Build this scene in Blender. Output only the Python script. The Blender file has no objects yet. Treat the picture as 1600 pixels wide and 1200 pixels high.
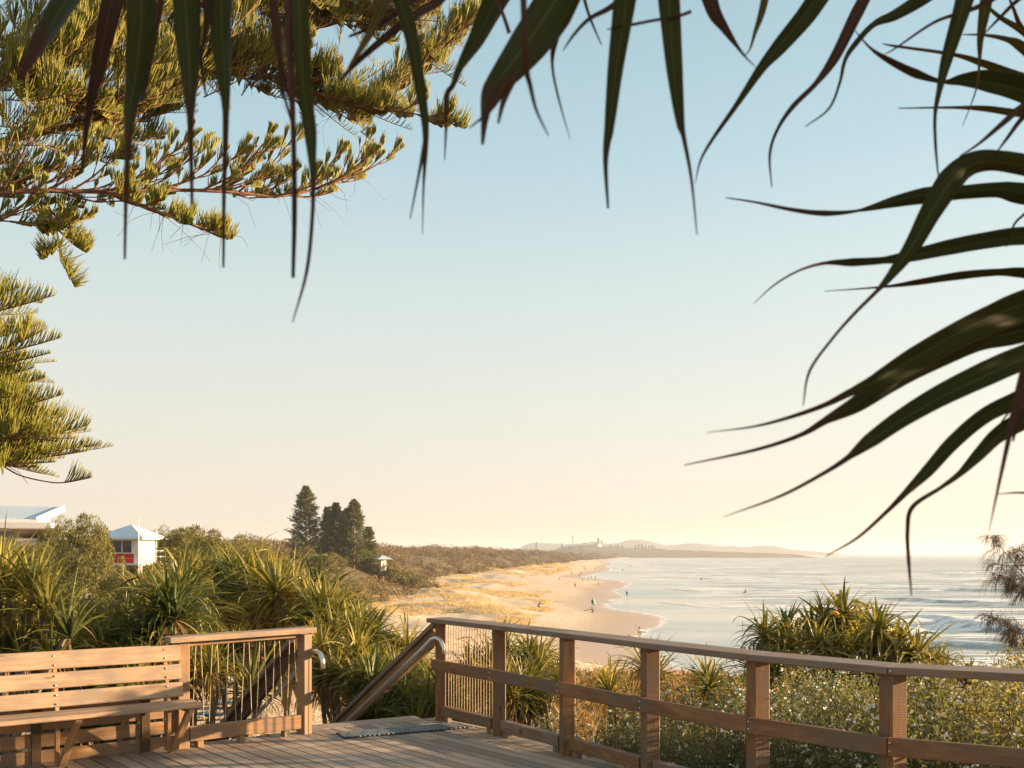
import bpy, math, random
import numpy as np
from mathutils import Vector, Matrix
D2R = math.radians
sc = bpy.context.scene
COL = sc.collection
F = 1500.0            # focal length in pixels of the 1600 px wide photograph
CAMH = 1.64           # eye height over the deck
SEA = -11.5
HOR = 864.0
rng = np.random.default_rng(7)
R = random.Random(5)

# ------------------------------------------------------------ camera / render
cam = bpy.data.cameras.new('camera'); camo = bpy.data.objects.new('camera', cam)
COL.objects.link(camo); sc.camera = camo
cam.sensor_width = 36.0; cam.lens = F / 1600 * 36
camo.location = (0, 0, CAMH); camo.rotation_euler = (D2R(90), 0, 0)
cam.shift_y = (HOR - 600) / 1600.0
cam.clip_start = 0.05; cam.clip_end = 60000
cam.dof.use_dof = True; cam.dof.focus_distance = 14.0; cam.dof.aperture_fstop = 7.5
sc.view_settings.view_transform = 'Standard'; sc.view_settings.look = 'None'
sc.view_settings.gamma = 1.0; sc.view_settings.exposure = EXPOSURE = 1.72
sc.cycles.use_denoising = True
sc.cycles.max_bounces = 6; sc.cycles.diffuse_bounces = 3; sc.cycles.glossy_bounces = 3
sc.cycles.transmission_bounces = 4; sc.cycles.transparent_max_bounces = 6; sc.cycles.volume_bounces = 0
sc.cycles.caustics_reflective = False; sc.cycles.caustics_refractive = False
sc.cycles.sample_clamp_indirect = 4.0
sc.cycles.use_light_tree = True

# ------------------------------------------------------------ sky and sun
SUN_AZ, SUN_EL = 82.0, 9.5       # azimuth clockwise from +Y (the view direction)
w = bpy.data.worlds.new('World'); sc.world = w; w.use_nodes = True
nt = w.node_tree; N = nt.nodes; L = nt.links
for n in list(N): N.remove(n)
out = N.new('ShaderNodeOutputWorld'); bg = N.new('ShaderNodeBackground')
sky = N.new('ShaderNodeTexSky'); sky.sky_type = 'NISHITA'; sky.sun_disc = False
sky.sun_elevation = D2R(SUN_EL); sky.sun_rotation = D2R(SUN_AZ)
sky.altitude = 10; sky.air_density = 1.0; sky.dust_density = 1.2; sky.ozone_density = 1.5
tc = N.new('ShaderNodeTexCoord'); sep = N.new('ShaderNodeSeparateXYZ')
L.new(tc.outputs['Generated'], sep.inputs[0])
rmp = N.new('ShaderNodeValToRGB')
el = rmp.color_ramp.elements
stops = [(0.0, (.88, .75, .62)), (.06, (.88, .78, .66)), (.15, (.82, .81, .71)), (.26, (.69, .79, .75)), (.38, (.50, .69, .74)), (.52, (.38, .57, .64)), (.66, (.42, .50, .52)), (.95, (.46, .46, .44))]
el[0].position, el[0].color = stops[0][0], (*stops[0][1], 1)
el[1].position, el[1].color = stops[-1][0], (*stops[-1][1], 1)
for p, c in stops[1:-1]:
    e = el.new(p); e.color = (*c, 1)
L.new(sep.outputs['Z'], rmp.inputs[0])
gain = N.new('ShaderNodeVectorMath'); gain.operation = 'SCALE'; gain.inputs[3].default_value = SKYGAIN = 2.72
L.new(rmp.outputs[0], gain.inputs[0])
# a little warmer and brighter towards the sun side
mr = N.new('ShaderNodeMapRange'); mr.inputs[1].default_value = -1; mr.inputs[2].default_value = 1
mr.inputs[3].default_value = 0.93; mr.inputs[4].default_value = 1.10
L.new(sep.outputs['X'], mr.inputs[0])
g2 = N.new('ShaderNodeVectorMath'); g2.operation = 'SCALE'
L.new(gain.outputs[0], g2.inputs[0]); L.new(mr.outputs[0], g2.inputs[3])
mx = N.new('ShaderNodeMix'); mx.data_type = 'RGBA'; mx.inputs[0].default_value = 0.12
L.new(g2.outputs[0], mx.inputs[6]); L.new(sky.outputs[0], mx.inputs[7])
L.new(mx.outputs[2], bg.inputs[0]); bg.inputs[1].default_value = 0.11
L.new(bg.outputs[0], out.inputs[0])

sl = bpy.data.lights.new('sun', 'SUN'); so = bpy.data.objects.new('sun', sl); COL.objects.link(so)
sl.energy = 5.0; sl.angle = D2R(0.5); sl.color = (1.0, 0.70, 0.42)
sdir = Vector((math.sin(D2R(SUN_AZ)) * math.cos(D2R(SUN_EL)), math.cos(D2R(SUN_AZ)) * math.cos(D2R(SUN_EL)), math.sin(D2R(SUN_EL))))
so.rotation_euler = sdir.to_track_quat('Z', 'Y').to_euler(); so.location = (30, 0, 20)

# ------------------------------------------------------------ helpers
def P(px, py, d):
    "point seen at pixel (px,py) of the 1600x1200 photograph, d metres ahead"
    return Vector(((px - 800) * d / F, d, CAMH - (py - HOR) * d / F))

def G(px, py, z):
    d = (CAMH - z) * F / (py - HOR)
    return Vector(((px - 800) * d / F, d, z))

def tag(o, label=None, cat=None, group=None, kind=None):
    if label: o['label'] = label
    if cat: o['category'] = cat
    if group: o['group'] = group
    if kind: o['kind'] = kind
    return o

def empty(name, loc=(0, 0, 0), rz=0.0, label=None, cat=None, group=None, sc_=1.0):
    o = bpy.data.objects.new(name, None); COL.objects.link(o)
    o.location = loc; o.rotation_euler = (0, 0, rz); o.scale = (sc_,) * 3
    o.empty_display_size = .2
    return tag(o, label, cat, group)

def link(name, me, parent=None, loc=None):
    o = bpy.data.objects.new(name, me); COL.objects.link(o)
    if parent is not None: o.parent = parent
    if loc is not None: o.location = loc
    return o

def npmesh(name, V, Q, mats, uv=None, smooth=False, midx=None, attrs=None):
    "V (n,3), Q (m,k) faces of equal size"
    V = np.asarray(V, np.float32).reshape(-1, 3); Q = np.asarray(Q, np.int32)
    m, k = Q.shape
    me = bpy.data.meshes.new(name)
    me.vertices.add(len(V)); me.vertices.foreach_set('co', V.ravel())
    me.loops.add(m * k); me.loops.foreach_set('vertex_index', Q.ravel())
    me.polygons.add(m)
    me.polygons.foreach_set('loop_start', np.arange(0, m * k, k, dtype=np.int32))
    try: me.polygons.foreach_set('loop_total', np.full(m, k, np.int32))
    except Exception: pass
    if smooth: me.polygons.foreach_set('use_smooth', np.ones(m, bool))
    if midx is not None: me.polygons.foreach_set('material_index', np.asarray(midx, np.int32))
    for mt in (mats if isinstance(mats, (list, tuple)) else [mats]): me.materials.append(mt)
    if uv is not None:
        l = me.uv_layers.new(name='UVMap'); l.data.foreach_set('uv', np.asarray(uv, np.float32).ravel())
    if attrs:
        for an, av in attrs.items():
            a = me.attributes.new(an, 'FLOAT', 'POINT'); a.data.foreach_set('value', np.asarray(av, np.float32))
    me.update(); me.validate()
    return me

class MB:
    "collects boxes, beams and tubes into one mesh with lengthwise UVs"
    def __init__(s): s.v = []; s.f = []; s.uv = []; s.r = random.Random(len(ALLMB) * 7 + 3); ALLMB.append(s)
    def prism(s, A, B, prof, up, prof2=None):
        "sweep profile [(x,y)] from A to B; x along side axis, y along up"
        A = Vector(A); B = Vector(B); d = (B - A); ln = d.length; d.normalize()
        side = d.cross(Vector(up)).normalized(); u2 = side.cross(d).normalized()
        n = len(prof); b = len(s.v); o = s.r.uniform(0, 50); o2 = s.r.uniform(0, 50)
        for Pn, pr in ((A, prof), (B, prof2 or prof)):
            for x, y in pr: s.v.append(Pn + side * x + u2 * y)
        acc = [0]
        for i in range(n):
            x0, y0 = prof[i]; x1, y1 = prof[(i + 1) % n]; acc.append(acc[-1] + math.hypot(x1 - x0, y1 - y0))
        for i in range(n):
            j = (i + 1) % n
            s.f.append((b + i, b + n + i, b + n + j, b + j))
            s.uv += [(o, o2 + acc[i]), (o + ln, o2 + acc[i]), (o + ln, o2 + acc[i + 1]), (o, o2 + acc[i + 1])]
        s.f.append(tuple(b + i for i in range(n))); s.uv += [(o + .02 * prof[i][0], o2 + prof[i][1]) for i in range(n)]
        s.f.append(tuple(b + n + i for i in reversed(range(n)))); s.uv += [(o + .02 * prof[i][0], o2 + prof[i][1]) for i in reversed(range(n))]
    def beam(s, A, B, w_, h_, up=(0, 0, 1), ch=.004):
        a, b = w_ / 2, h_ / 2; c = min(ch, a * .4, b * .4)
        s.prism(A, B, [(a, -b + c), (a, b - c), (a - c, b), (-a + c, b), (-a, b - c), (-a, -b + c), (-a + c, -b), (a - c, -b)], up)
    def box(s, x0, x1, y0, y1, z0, z1, ch=.004):
        s.beam(((x0 + x1) / 2, y0, (z0 + z1) / 2), ((x0 + x1) / 2, y1, (z0 + z1) / 2), abs(x1 - x0), abs(z1 - z0), ch=ch)
    def tube(s, pts, r, n=8, r2=None):
        pts = [Vector(p) for p in pts]; m = len(pts); b = len(s.v); acc = 0; al = [0]
        for i in range(1, m): acc += (pts[i] - pts[i - 1]).length; al.append(acc)
        ref = None
        for i, p in enumerate(pts):
            t = (pts[min(i + 1, m - 1)] - pts[max(i - 1, 0)]).normalized()
            if ref is None: ref = t.orthogonal().normalized()
            ref = (ref - t * ref.dot(t)).normalized(); bi = t.cross(ref)
            rr = r if r2 is None else r + (r2 - r) * al[i] / max(acc, 1e-6)
            for k in range(n):
                a = 2 * math.pi * k / n
                s.v.append(p + ref * (math.cos(a) * rr) + bi * (math.sin(a) * rr))
        for i in range(m - 1):
            for k in range(n):
                k2 = (k + 1) % n
                s.f.append((b + i * n + k, b + i * n + k2, b + (i + 1) * n + k2, b + (i + 1) * n + k))
                s.uv += [(al[i], k * .02), (al[i], k * .02 + .02), (al[i + 1], k * .02 + .02), (al[i + 1], k * .02)]
        s.f.append(tuple(b + k for k in reversed(range(n)))); s.uv += [(0, 0)] * n
        s.f.append(tuple(b + (m - 1) * n + k for k in range(n))); s.uv += [(0, 0)] * n
    def poly(s, pts):
        b = len(s.v); s.v += [Vector(p) for p in pts]; s.f.append(tuple(range(b, b + len(pts)))); s.uv += [(p[0], p[1]) for p in pts]
    def sphere(s, c, r, n=8, sz=1.0):
        b = len(s.v); c = Vector(c); m = n // 2
        for i in range(m + 1):
            th = math.pi * i / m
            for k in range(n):
                a = 2 * math.pi * k / n
                s.v.append(c + Vector((math.sin(th) * math.cos(a) * r, math.sin(th) * math.sin(a) * r, math.cos(th) * r * sz)))
        for i in range(m):
            for k in range(n):
                k2 = (k + 1) % n
                s.f.append((b + i * n + k, b + (i + 1) * n + k, b + (i + 1) * n + k2, b + i * n + k2)); s.uv += [(0, 0)] * 4
    def build(s, name, mat, parent=None, smooth=False, origin=None):
        me = bpy.data.meshes.new(name)
        o0 = Vector(origin) if origin is not None else Vector((0, 0, 0))
        me.from_pydata([tuple(v - o0) for v in s.v], [], s.f)
        l = me.uv_layers.new(name='UVMap'); l.data.foreach_set('uv', np.asarray(s.uv, np.float32).ravel())
        for mt in (mat if isinstance(mat, (list, tuple)) else [mat]): me.materials.append(mt)
        if smooth: me.polygons.foreach_set('use_smooth', np.ones(len(me.polygons), bool))
        me.update()
        return link(name, me, parent, o0 if origin is not None else None)
ALLMB = []

def copy_tree(o, parent=None):
    c = o.copy(); COL.objects.link(c)
    if parent is not None: c.parent = parent
    for ch in KIDS(o): copy_tree(ch, c)
    return c
def KIDS(o): return [x for x in o.children]

# ------------------------------------------------------------ materials
def newmat(name):
    m = bpy.data.materials.new(name); m.use_nodes = True
    nt = m.node_tree
    for n in list(nt.nodes): nt.nodes.remove(n)
    o = nt.nodes.new('ShaderNodeOutputMaterial'); b = nt.nodes.new('ShaderNodeBsdfPrincipled')
    nt.links.new(b.outputs[0], o.inputs[0])
    b.inputs['Specular IOR Level'].default_value = 0.3
    return m, nt, b, o
def nd(nt, t, **k):
    n = nt.nodes.new(t)
    for a, v in k.items(): setattr(n, a, v)
    return n
def ramp(nt, fac, stops, interp='LINEAR'):
    r = nt.nodes.new('ShaderNodeValToRGB'); r.color_ramp.interpolation = interp
    e = r.color_ramp.elements
    e[0].position = stops[0][0]; e[0].color = (*stops[0][1], 1) if len(stops[0][1]) == 3 else stops[0][1]
    e[1].position = stops[-1][0]; e[1].color = (*stops[-1][1], 1)
    for p, c in stops[1:-1]:
        x = e.new(p); x.color = (*c, 1)
    nt.links.new(fac, r.inputs[0]); return r.outputs[0]
def noise(nt, vec, scale, detail=4, rough=.55, dist=0):
    n = nt.nodes.new('ShaderNodeTexNoise'); n.inputs['Scale'].default_value = scale; n.inputs['Detail'].default_value = detail
    n.inputs['Roughness'].default_value = rough; n.inputs['Distortion'].default_value = dist
    if vec is not None: nt.links.new(vec, n.inputs['Vector'])
    return n.outputs['Fac']
def mapping(nt, src, sc_=(1, 1, 1), loc=(0, 0, 0), rot=(0, 0, 0)):
    m = nt.nodes.new('ShaderNodeMapping'); m.inputs['Scale'].default_value = sc_; m.inputs['Location'].default_value = loc; m.inputs['Rotation'].default_value = rot
    nt.links.new(src, m.inputs[0]); return m.outputs[0]
def mixc(nt, fac, a, b, bl='MIX'):
    m = nt.nodes.new('ShaderNodeMix'); m.data_type = 'RGBA'; m.blend_type = bl
    for s_, i in ((fac, 0), (a, 6), (b, 7)):
        if isinstance(s_, (int, float)): m.inputs[i].default_value = s_
        elif isinstance(s_, tuple): m.inputs[i].default_value = (*s_, 1)
        else: nt.links.new(s_, m.inputs[i])
    return m.outputs[2]
def mth(nt, op, a, b=None, c=None, clamp=False):
    m = nt.nodes.new('ShaderNodeMath'); m.operation = op; m.use_clamp = clamp
    for i, s_ in enumerate((a, b, c)):
        if s_ is None: continue
        if isinstance(s_, (int, float)): m.inputs[i].default_value = s_
        else: nt.links.new(s_, m.inputs[i])
    return m.outputs[0]
def bump(nt, h, b, strength=.3, dist=.01):
    n = nt.nodes.new('ShaderNodeBump'); n.inputs['Strength'].default_value = strength; n.inputs['Distance'].default_value = dist
    nt.links.new(h, n.inputs['Height']); nt.links.new(n.outputs[0], b.inputs['Normal']); return n

def wood(name, dark, mid, light, rough=.75, saw=0.0, grey=None):
    m, nt, b, o = newmat(name)
    uv = nd(nt, 'ShaderNodeUVMap').outputs[0]
    g1 = noise(nt, mapping(nt, uv, (1.2, 22, 1)), 2.2, 6, .6, .6)
    g2 = noise(nt, mapping(nt, uv, (6, 190, 1)), 1.5, 3, .6)
    g3 = noise(nt, mapping(nt, uv, (1, 1.2, 1)), 2.4, 4, .6)
    f = mth(nt, 'ADD', mth(nt, 'MULTIPLY', g1, .65), mth(nt, 'MULTIPLY', g2, .35))
    c = ramp(nt, f, [(.30, dark), (.5, mid), (.70, light)])
    c = mixc(nt, ramp(nt, g3, [(.40, (0, 0, 0)), (.62, (.9, .9, .9))]), c, grey if grey else tuple(x * .6 for x in mid))
    # knots and stains
    v = nd(nt, 'ShaderNodeTexVoronoi'); v.inputs['Scale'].default_value = 2.1
    nt.links.new(mapping(nt, uv, (1, 4.0, 1)), v.inputs[0])
    c = mixc(nt, ramp(nt, v.outputs['Distance'], [(.03, (.75, .75, .75)), (.1, (0, 0, 0))]), c, tuple(x * .35 for x in dark))
    isl = nd(nt, 'ShaderNodeNewGeometry').outputs['Random Per Island']
    br = nd(nt, 'ShaderNodeMapRange'); br.inputs[3].default_value = .66; br.inputs[4].default_value = 1.24; nt.links.new(isl, br.inputs[0])
    vm = nd(nt, 'ShaderNodeVectorMath', operation='SCALE'); nt.links.new(c, vm.inputs[0]); nt.links.new(br.outputs[0], vm.inputs[3])
    nt.links.new(vm.outputs[0], b.inputs['Base Color']); b.inputs['Roughness'].default_value = rough
    h = mth(nt, 'ADD', mth(nt, 'MULTIPLY', g2, .6), mth(nt, 'MULTIPLY', g1, .5))
    if saw:
        wv = nd(nt, 'ShaderNodeTexWave'); wv.bands_direction = 'X'; wv.inputs['Scale'].default_value = 22; wv.inputs['Distortion'].default_value = 9.0
        wv.inputs['Detail'].default_value = 2
        nt.links.new(mapping(nt, uv, (1, .25, 1)), wv.inputs[0]); h = mth(nt, 'ADD', h, mth(nt, 'MULTIPLY', wv.outputs['Fac'], saw))
    bump(nt, h, b, .55, .004)
    return m
def plain(name, col, rough=.6, metal=0.0, nsc=8.0, var=.18, bmp=.15, spec=.3):
    m, nt, b, o = newmat(name)
    oc = nd(nt, 'ShaderNodeTexCoord').outputs['Object']
    n = noise(nt, oc, nsc, 5)
    c = ramp(nt, n, [(.3, tuple(x * (1 - var) for x in col)), (.7, tuple(min(1, x * (1 + var)) for x in col))])
    nt.links.new(c, b.inputs['Base Color']); b.inputs['Roughness'].default_value = rough; b.inputs['Metallic'].default_value = metal
    b.inputs['Specular IOR Level'].default_value = spec
    bump(nt, n, b, bmp, .01); return m
def foliage(name, cols, transl=.35, rough=.5, nsc=1.5, patch=None, spec=.35):
    "random colour per leaf + slow patches; leaves let light through"
    m, nt, b, o = newmat(name)
    isl = nd(nt, 'ShaderNodeNewGeometry').outputs['Random Per Island']
    k = len(cols)
    c = ramp(nt, isl, [(i / (k - 1), cols[i]) for i in range(k)])
    if patch:
        n = noise(nt, nd(nt, 'ShaderNodeNewGeometry').outputs['Position'], nsc, 3)
        c = mixc(nt, ramp(nt, n, [(.42, (0, 0, 0)), (.62, (1, 1, 1))]), c, patch, 'MIX')
    nt.links.new(c, b.inputs['Base Color']); b.inputs['Roughness'].default_value = rough
    b.inputs['Specular IOR Level'].default_value = spec
    t = nd(nt, 'ShaderNodeBsdfTranslucent'); nt.links.new(mixc(nt, 1.0, c, (1.35, 1.2, .5), 'MULTIPLY'), t.inputs[0])
    mx = nd(nt, 'ShaderNodeMixShader'); mx.inputs[0].default_value = transl
    nt.links.new(b.outputs[0], mx.inputs[1]); nt.links.new(t.outputs[0], mx.inputs[2]); nt.links.new(mx.outputs[0], o.inputs[0])
    return m

M = {}
M['deck'] = wood('deck_wood', (.24, .165, .115), (.42, .31, .225), (.56, .43, .33), .7, grey=(.33, .27, .22))
M['post'] = wood('post_wood', (.11, .052, .022), (.23, .115, .05), (.34, .19, .09), .78, saw=.28, grey=(.15, .115, .085))
M['rail'] = wood('rail_wood', (.12, .075, .05), (.21, .14, .10), (.30, .215, .16), .72, grey=(.20, .175, .155))  # same timber as the left side, its shade put into a darker tone
M['warm'] = wood('warm_wood', (.18, .09, .035), (.36, .20, .09), (.50, .30, .15), .7, grey=(.21, .15, .105))  # same timber again, the sunlight of the left side put into its colour
M['pale'] = wood('pale_wood', (.22, .13, .07), (.42, .275, .165), (.55, .39, .26), .72, grey=(.24, .19, .145))
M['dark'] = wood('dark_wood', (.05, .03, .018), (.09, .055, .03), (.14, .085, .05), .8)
M['rope'] = plain('wire_cord', (.42, .30, .17), .5, 0, 60, .3)
M['steel'] = plain('steel', (.74, .72, .70), .34, .85, 30, .08)
M['bolt'] = plain('bolt_steel', (.55, .55, .55), .3, .9, 30)
M['mat'] = plain('rubber_mat', (.04, .045, .05), .7, 0, 30, .3)
M['weave'] = plain('mat_weave', (.20, .22, .24), .55, 0, 30, .3)
M['white'] = plain('white_paint', (.78, .76, .72), .5, 0, 3, .06)
M['red'] = plain('red_paint', (.55, .03, .02), .4, 0, 3, .1)
M['roof'] = plain('pale_metal_roof', (.50, .60, .68), .4, .1, 2, .08)
M['roofs'] = plain('solar_panel', (.05, .09, .16), .2, .2, 2, .1)
M['glass'] = plain('window_glass', (.05, .06, .06), .08, 0, 2, .2, .05, .8)
M['brick'] = plain('town_wall', (.55, .45, .36), .8, 0, .3, .2)
M['pand'] = foliage('pandanus_leaf', [(.12, .13, .035), (.21, .20, .05), (.33, .285, .07), (.46, .38, .11), (.16, .17, .05), (.39, .32, .09)], .34, .42, .9, (.085, .11, .035), spec=.4)
M['pandg'] = foliage('golden_pandanus_leaf', [(.22, .20, .05), (.34, .29, .08), (.48, .39, .12), (.16, .16, .05), (.42, .33, .10)], .38, .42, .9, (.14, .15, .045), spec=.4)  # pandanus leaf with golden sunlight put into its colour
M['pandy'] = foliage('pandanus_dead_leaf', [(.30, .19, .08), (.38, .26, .11), (.22, .11, .05), (.42, .32, .16)], .3, .6)
M['near'] = foliage('overhanging_leaf', [(.035, .05, .012), (.06, .08, .018), (.045, .065, .015)], .16, .45)
M['nearbr'] = foliage('withered_leaf', [(.09, .045, .03), (.13, .065, .035), (.07, .03, .025)], .15, .55)
M['pine'] = foliage('norfolk_foliage', [(.15, .19, .03), (.26, .29, .045), (.38, .37, .065), (.48, .42, .09), (.11, .14, .03)], .42, .5)
M['bark'] = plain('bark', (.20, .105, .06), .9, 0, 18, .45, .8)
M['barkg'] = plain('grey_bark', (.20, .16, .12), .9, 0, 18, .4, .8)
M['fpine'] = foliage('distant_pine_foliage', [(.07, .09, .03), (.12, .135, .042), (.20, .18, .055)], .3, .7)
M['scrub'] = foliage('dune_scrub_foliage', [(.20, .13, .06), (.28, .18, .08), (.15, .12, .05), (.32, .21, .10), (.22, .165, .07)], .2, .8, .065, (.10, .085, .035))
M['coast'] = foliage('coastal_bush_foliage', [(.10, .105, .035), (.16, .145, .045), (.24, .20, .07), (.12, .12, .04)], .25, .7)
M['btree'] = foliage('banksia_foliage', [(.11, .12, .035), (.18, .175, .05), (.27, .23, .07), (.09, .09, .03)], .3, .6)
M['shrub'] = foliage('daisy_bush_foliage', [(.10, .125, .06), (.15, .17, .085), (.23, .22, .11), (.09, .115, .06), (.32, .28, .14)], .36, .6, 1.3, (.08, .11, .055))
M['shrubg'] = foliage('golden_daisy_bush_foliage', [(.20, .19, .08), (.32, .28, .12), (.42, .35, .17), (.15, .15, .07)], .4, .6, 1.3, (.13, .15, .07))  # daisy bush leaf, low sun on the tops painted into the colour
M['flower'] = plain('white_flower', (.80, .77, .70), .6, 0, 40, .08)
M['twig'] = plain('twig', (.16, .10, .055), .9, 0, 30, .3)
M['casu'] = foliage('casuarina_needles', [(.15, .10, .05), (.20, .13, .07), (.12, .09, .045), (.24, .17, .10)], .3, .6)
M['grass'] = foliage('dune_grass', [(.54, .42, .26), (.62, .49, .32), (.46, .36, .22), (.38, .32, .19)], .35, .7)
# ------------------------------------------------------------ land, beach and sea
def smooth(t): t = np.clip(t, 0, 1); return t * t * (3 - 2 * t)
def vnoise(x, y, seed=0):
    "smooth value noise, vectorised"
    xi = np.floor(x).astype(np.int64); yi = np.floor(y).astype(np.int64); fx = x - xi; fy = y - yi
    fx = fx * fx * (3 - 2 * fx); fy = fy * fy * (3 - 2 * fy)
    def h(a, b):
        n = (a * 374761393 + b * 668265263 + seed * 1442695041) & 0xffffffff
        n = ((n ^ (n >> 13)) * 1274126177) & 0xffffffff
        return ((n ^ (n >> 16)) & 0xffff) / 65535.0
    return (h(xi, yi) * (1 - fx) + h(xi + 1, yi) * fx) * (1 - fy) + (h(xi, yi + 1) * (1 - fx) + h(xi + 1, yi + 1) * fx) * fy
def fbm(x, y, o=4, seed=0):
    r = 0; a = .5
    for i in range(o): r = r + a * vnoise(x * 2 ** i, y * 2 ** i, seed + i); a *= .5
    return r
def inpoly(x, y, poly):
    ins = np.zeros(x.shape, bool); n = len(poly)
    for i in range(n):
        x0, y0 = poly[i]; x1, y1 = poly[(i + 1) % n]
        if y0 == y1: continue
        c = ((y0 > y) != (y1 > y)) & (x < (x1 - x0) * (y - y0) / (y1 - y0) + x0)
        ins ^= c
    return ins
def pdist(x, y, line):
    d = np.full(x.shape, 1e12)
    for (x0, y0), (x1, y1) in zip(line[:-1], line[1:]):
        vx, vy = x1 - x0, y1 - y0; t = np.clip(((x - x0) * vx + (y - y0) * vy) / (vx * vx + vy * vy), 0, 1)
        d = np.minimum(d, (x - x0 - t * vx) ** 2 + (y - y0 - t * vy) ** 2)
    return np.sqrt(d)

shore_px = [(992, 997), (1012, 985), (1034, 974), (1041, 967), (1024, 961), (990, 956), (955, 951), (944, 944), (968, 941), (952, 938), (980, 934),
            (966, 929), (958, 924), (966, 920), (984, 914), (983, 911), (962, 907), (930, 904), (909, 902), (918, 899), (942, 895), (956, 890), (947, 885), (958, 881), (942, 877), (930, 872.2)]
_rs = random.Random(21); _sp = []
for (x0, y0), (x1, y1) in zip(shore_px[:-1], shore_px[1:]):
    for k in range(5):
        t = k / 5; _sp.append((x0 + (x1 - x0) * t + (_rs.uniform(-7, 7) if k else 0) * min(1, (y0 - 866) / 60), y0 + (y1 - y0) * t))
shore = [tuple(G(x, y, SEA)[:2]) for x, y in _sp + shore_px[-1:]]
shore = [(150, -60), (90, 20), (48, 55), (27, 84), (19, 110), (17, 130)] + shore + [(560, 3900), (1700, 5600), (2600, 9000)]
sea_poly = shore + [(30000, 9000), (30000, -9000), (150, -9000)]
toe = [(-90, 20), (-60, 75), (-42, 130), (-34, 190), (-24, 268), (-28, 300), (-39, 400), (-20, 520), (18, 795), (85, 1300), (165, 1850), (320, 2600), (560, 4100), (1600, 6000), (2400, 9000)]
toe_poly = toe + [(-30000, 9000), (-30000, -9000), (-90, -9000)]
knoll = [(-60, 90), (-32, 48), (-11, 15), (2, 4), (40, -22), (120, -80)]

def land(x, y):
    x = np.asarray(x, float); y = np.asarray(y, float)
    s = pdist(x, y, shore); sea = inpoly(x, y, sea_poly); s = np.where(sea, -s, s)
    zb = np.where(s < 0, SEA - .12 + .02 * np.maximum(s, -200), SEA + .03 * np.minimum(s, 3) + .028 * np.clip(s - 3, 0, 30) + .014 * np.clip(s - 33, 0, 90))
    zb = zb + np.where(s > 12, 1, 0) * smooth((s - 12) / 30) * (fbm(x / 9, y / 9, 3, 3) - .45) * .5
    q = pdist(x, y, toe); q = np.where(inpoly(x, y, toe_poly), q, -q)
    hm = fbm(x / 14, y / 14, 4, 9) - .47
    fore = smooth((q + 48) / 36) * smooth((y - 120) / 80)      # grassy foredune in front of the scrub
    zb = zb + fore * (1.0 + 5.0 * hm)
    tp_ = 1 - .45 * smooth((y - 650) / 1600)
    zd = -10 + (9.5 * smooth((q + 4) / 30) + 4.0 * smooth((q - 20) / 70)) * tp_ + hm * 3.0
    k = pdist(x, y, knoll)
    zk = -1.2 - 15.0 * smooth((k - 9.5) / 74) + (fbm(x / 5, y / 5, 3, 21) - .45) * .5 * smooth((k) / 14)
    z = np.maximum(zb, np.where(q > -6, zd, -99))
    z = np.where(s > -30, np.maximum(z, zk), z)
    return z, s, q, k
def Lz(x, y): return float(land(np.array([x]), np.array([y]))[0][0])

th = np.concatenate([np.linspace(-180, -50, 40, endpoint=False), np.linspace(-50, -30, 30, endpoint=False), np.linspace(-30, 30, 420, endpoint=False), np.linspace(30, 50, 20, endpoint=False), np.linspace(50, 180, 40)]) * math.pi / 180
rr = np.concatenate([np.linspace(.3, 20, 60, endpoint=False), np.geomspace(20, 9000, 420)])
TH, RR = np.meshgrid(th, rr); X = RR * np.sin(TH); Y = RR * np.cos(TH)
Z, S, Q, K = land(X.ravel(), Y.ravel())
nr, nc = TH.shape
def gridfaces(nr, nc):
    i = np.arange((nr - 1) * (nc - 1)); r0 = i // (nc - 1); c0 = i % (nc - 1); a = r0 * nc + c0
    return np.stack([a, a + nc, a + nc + 1, a + 1], 1)

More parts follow.
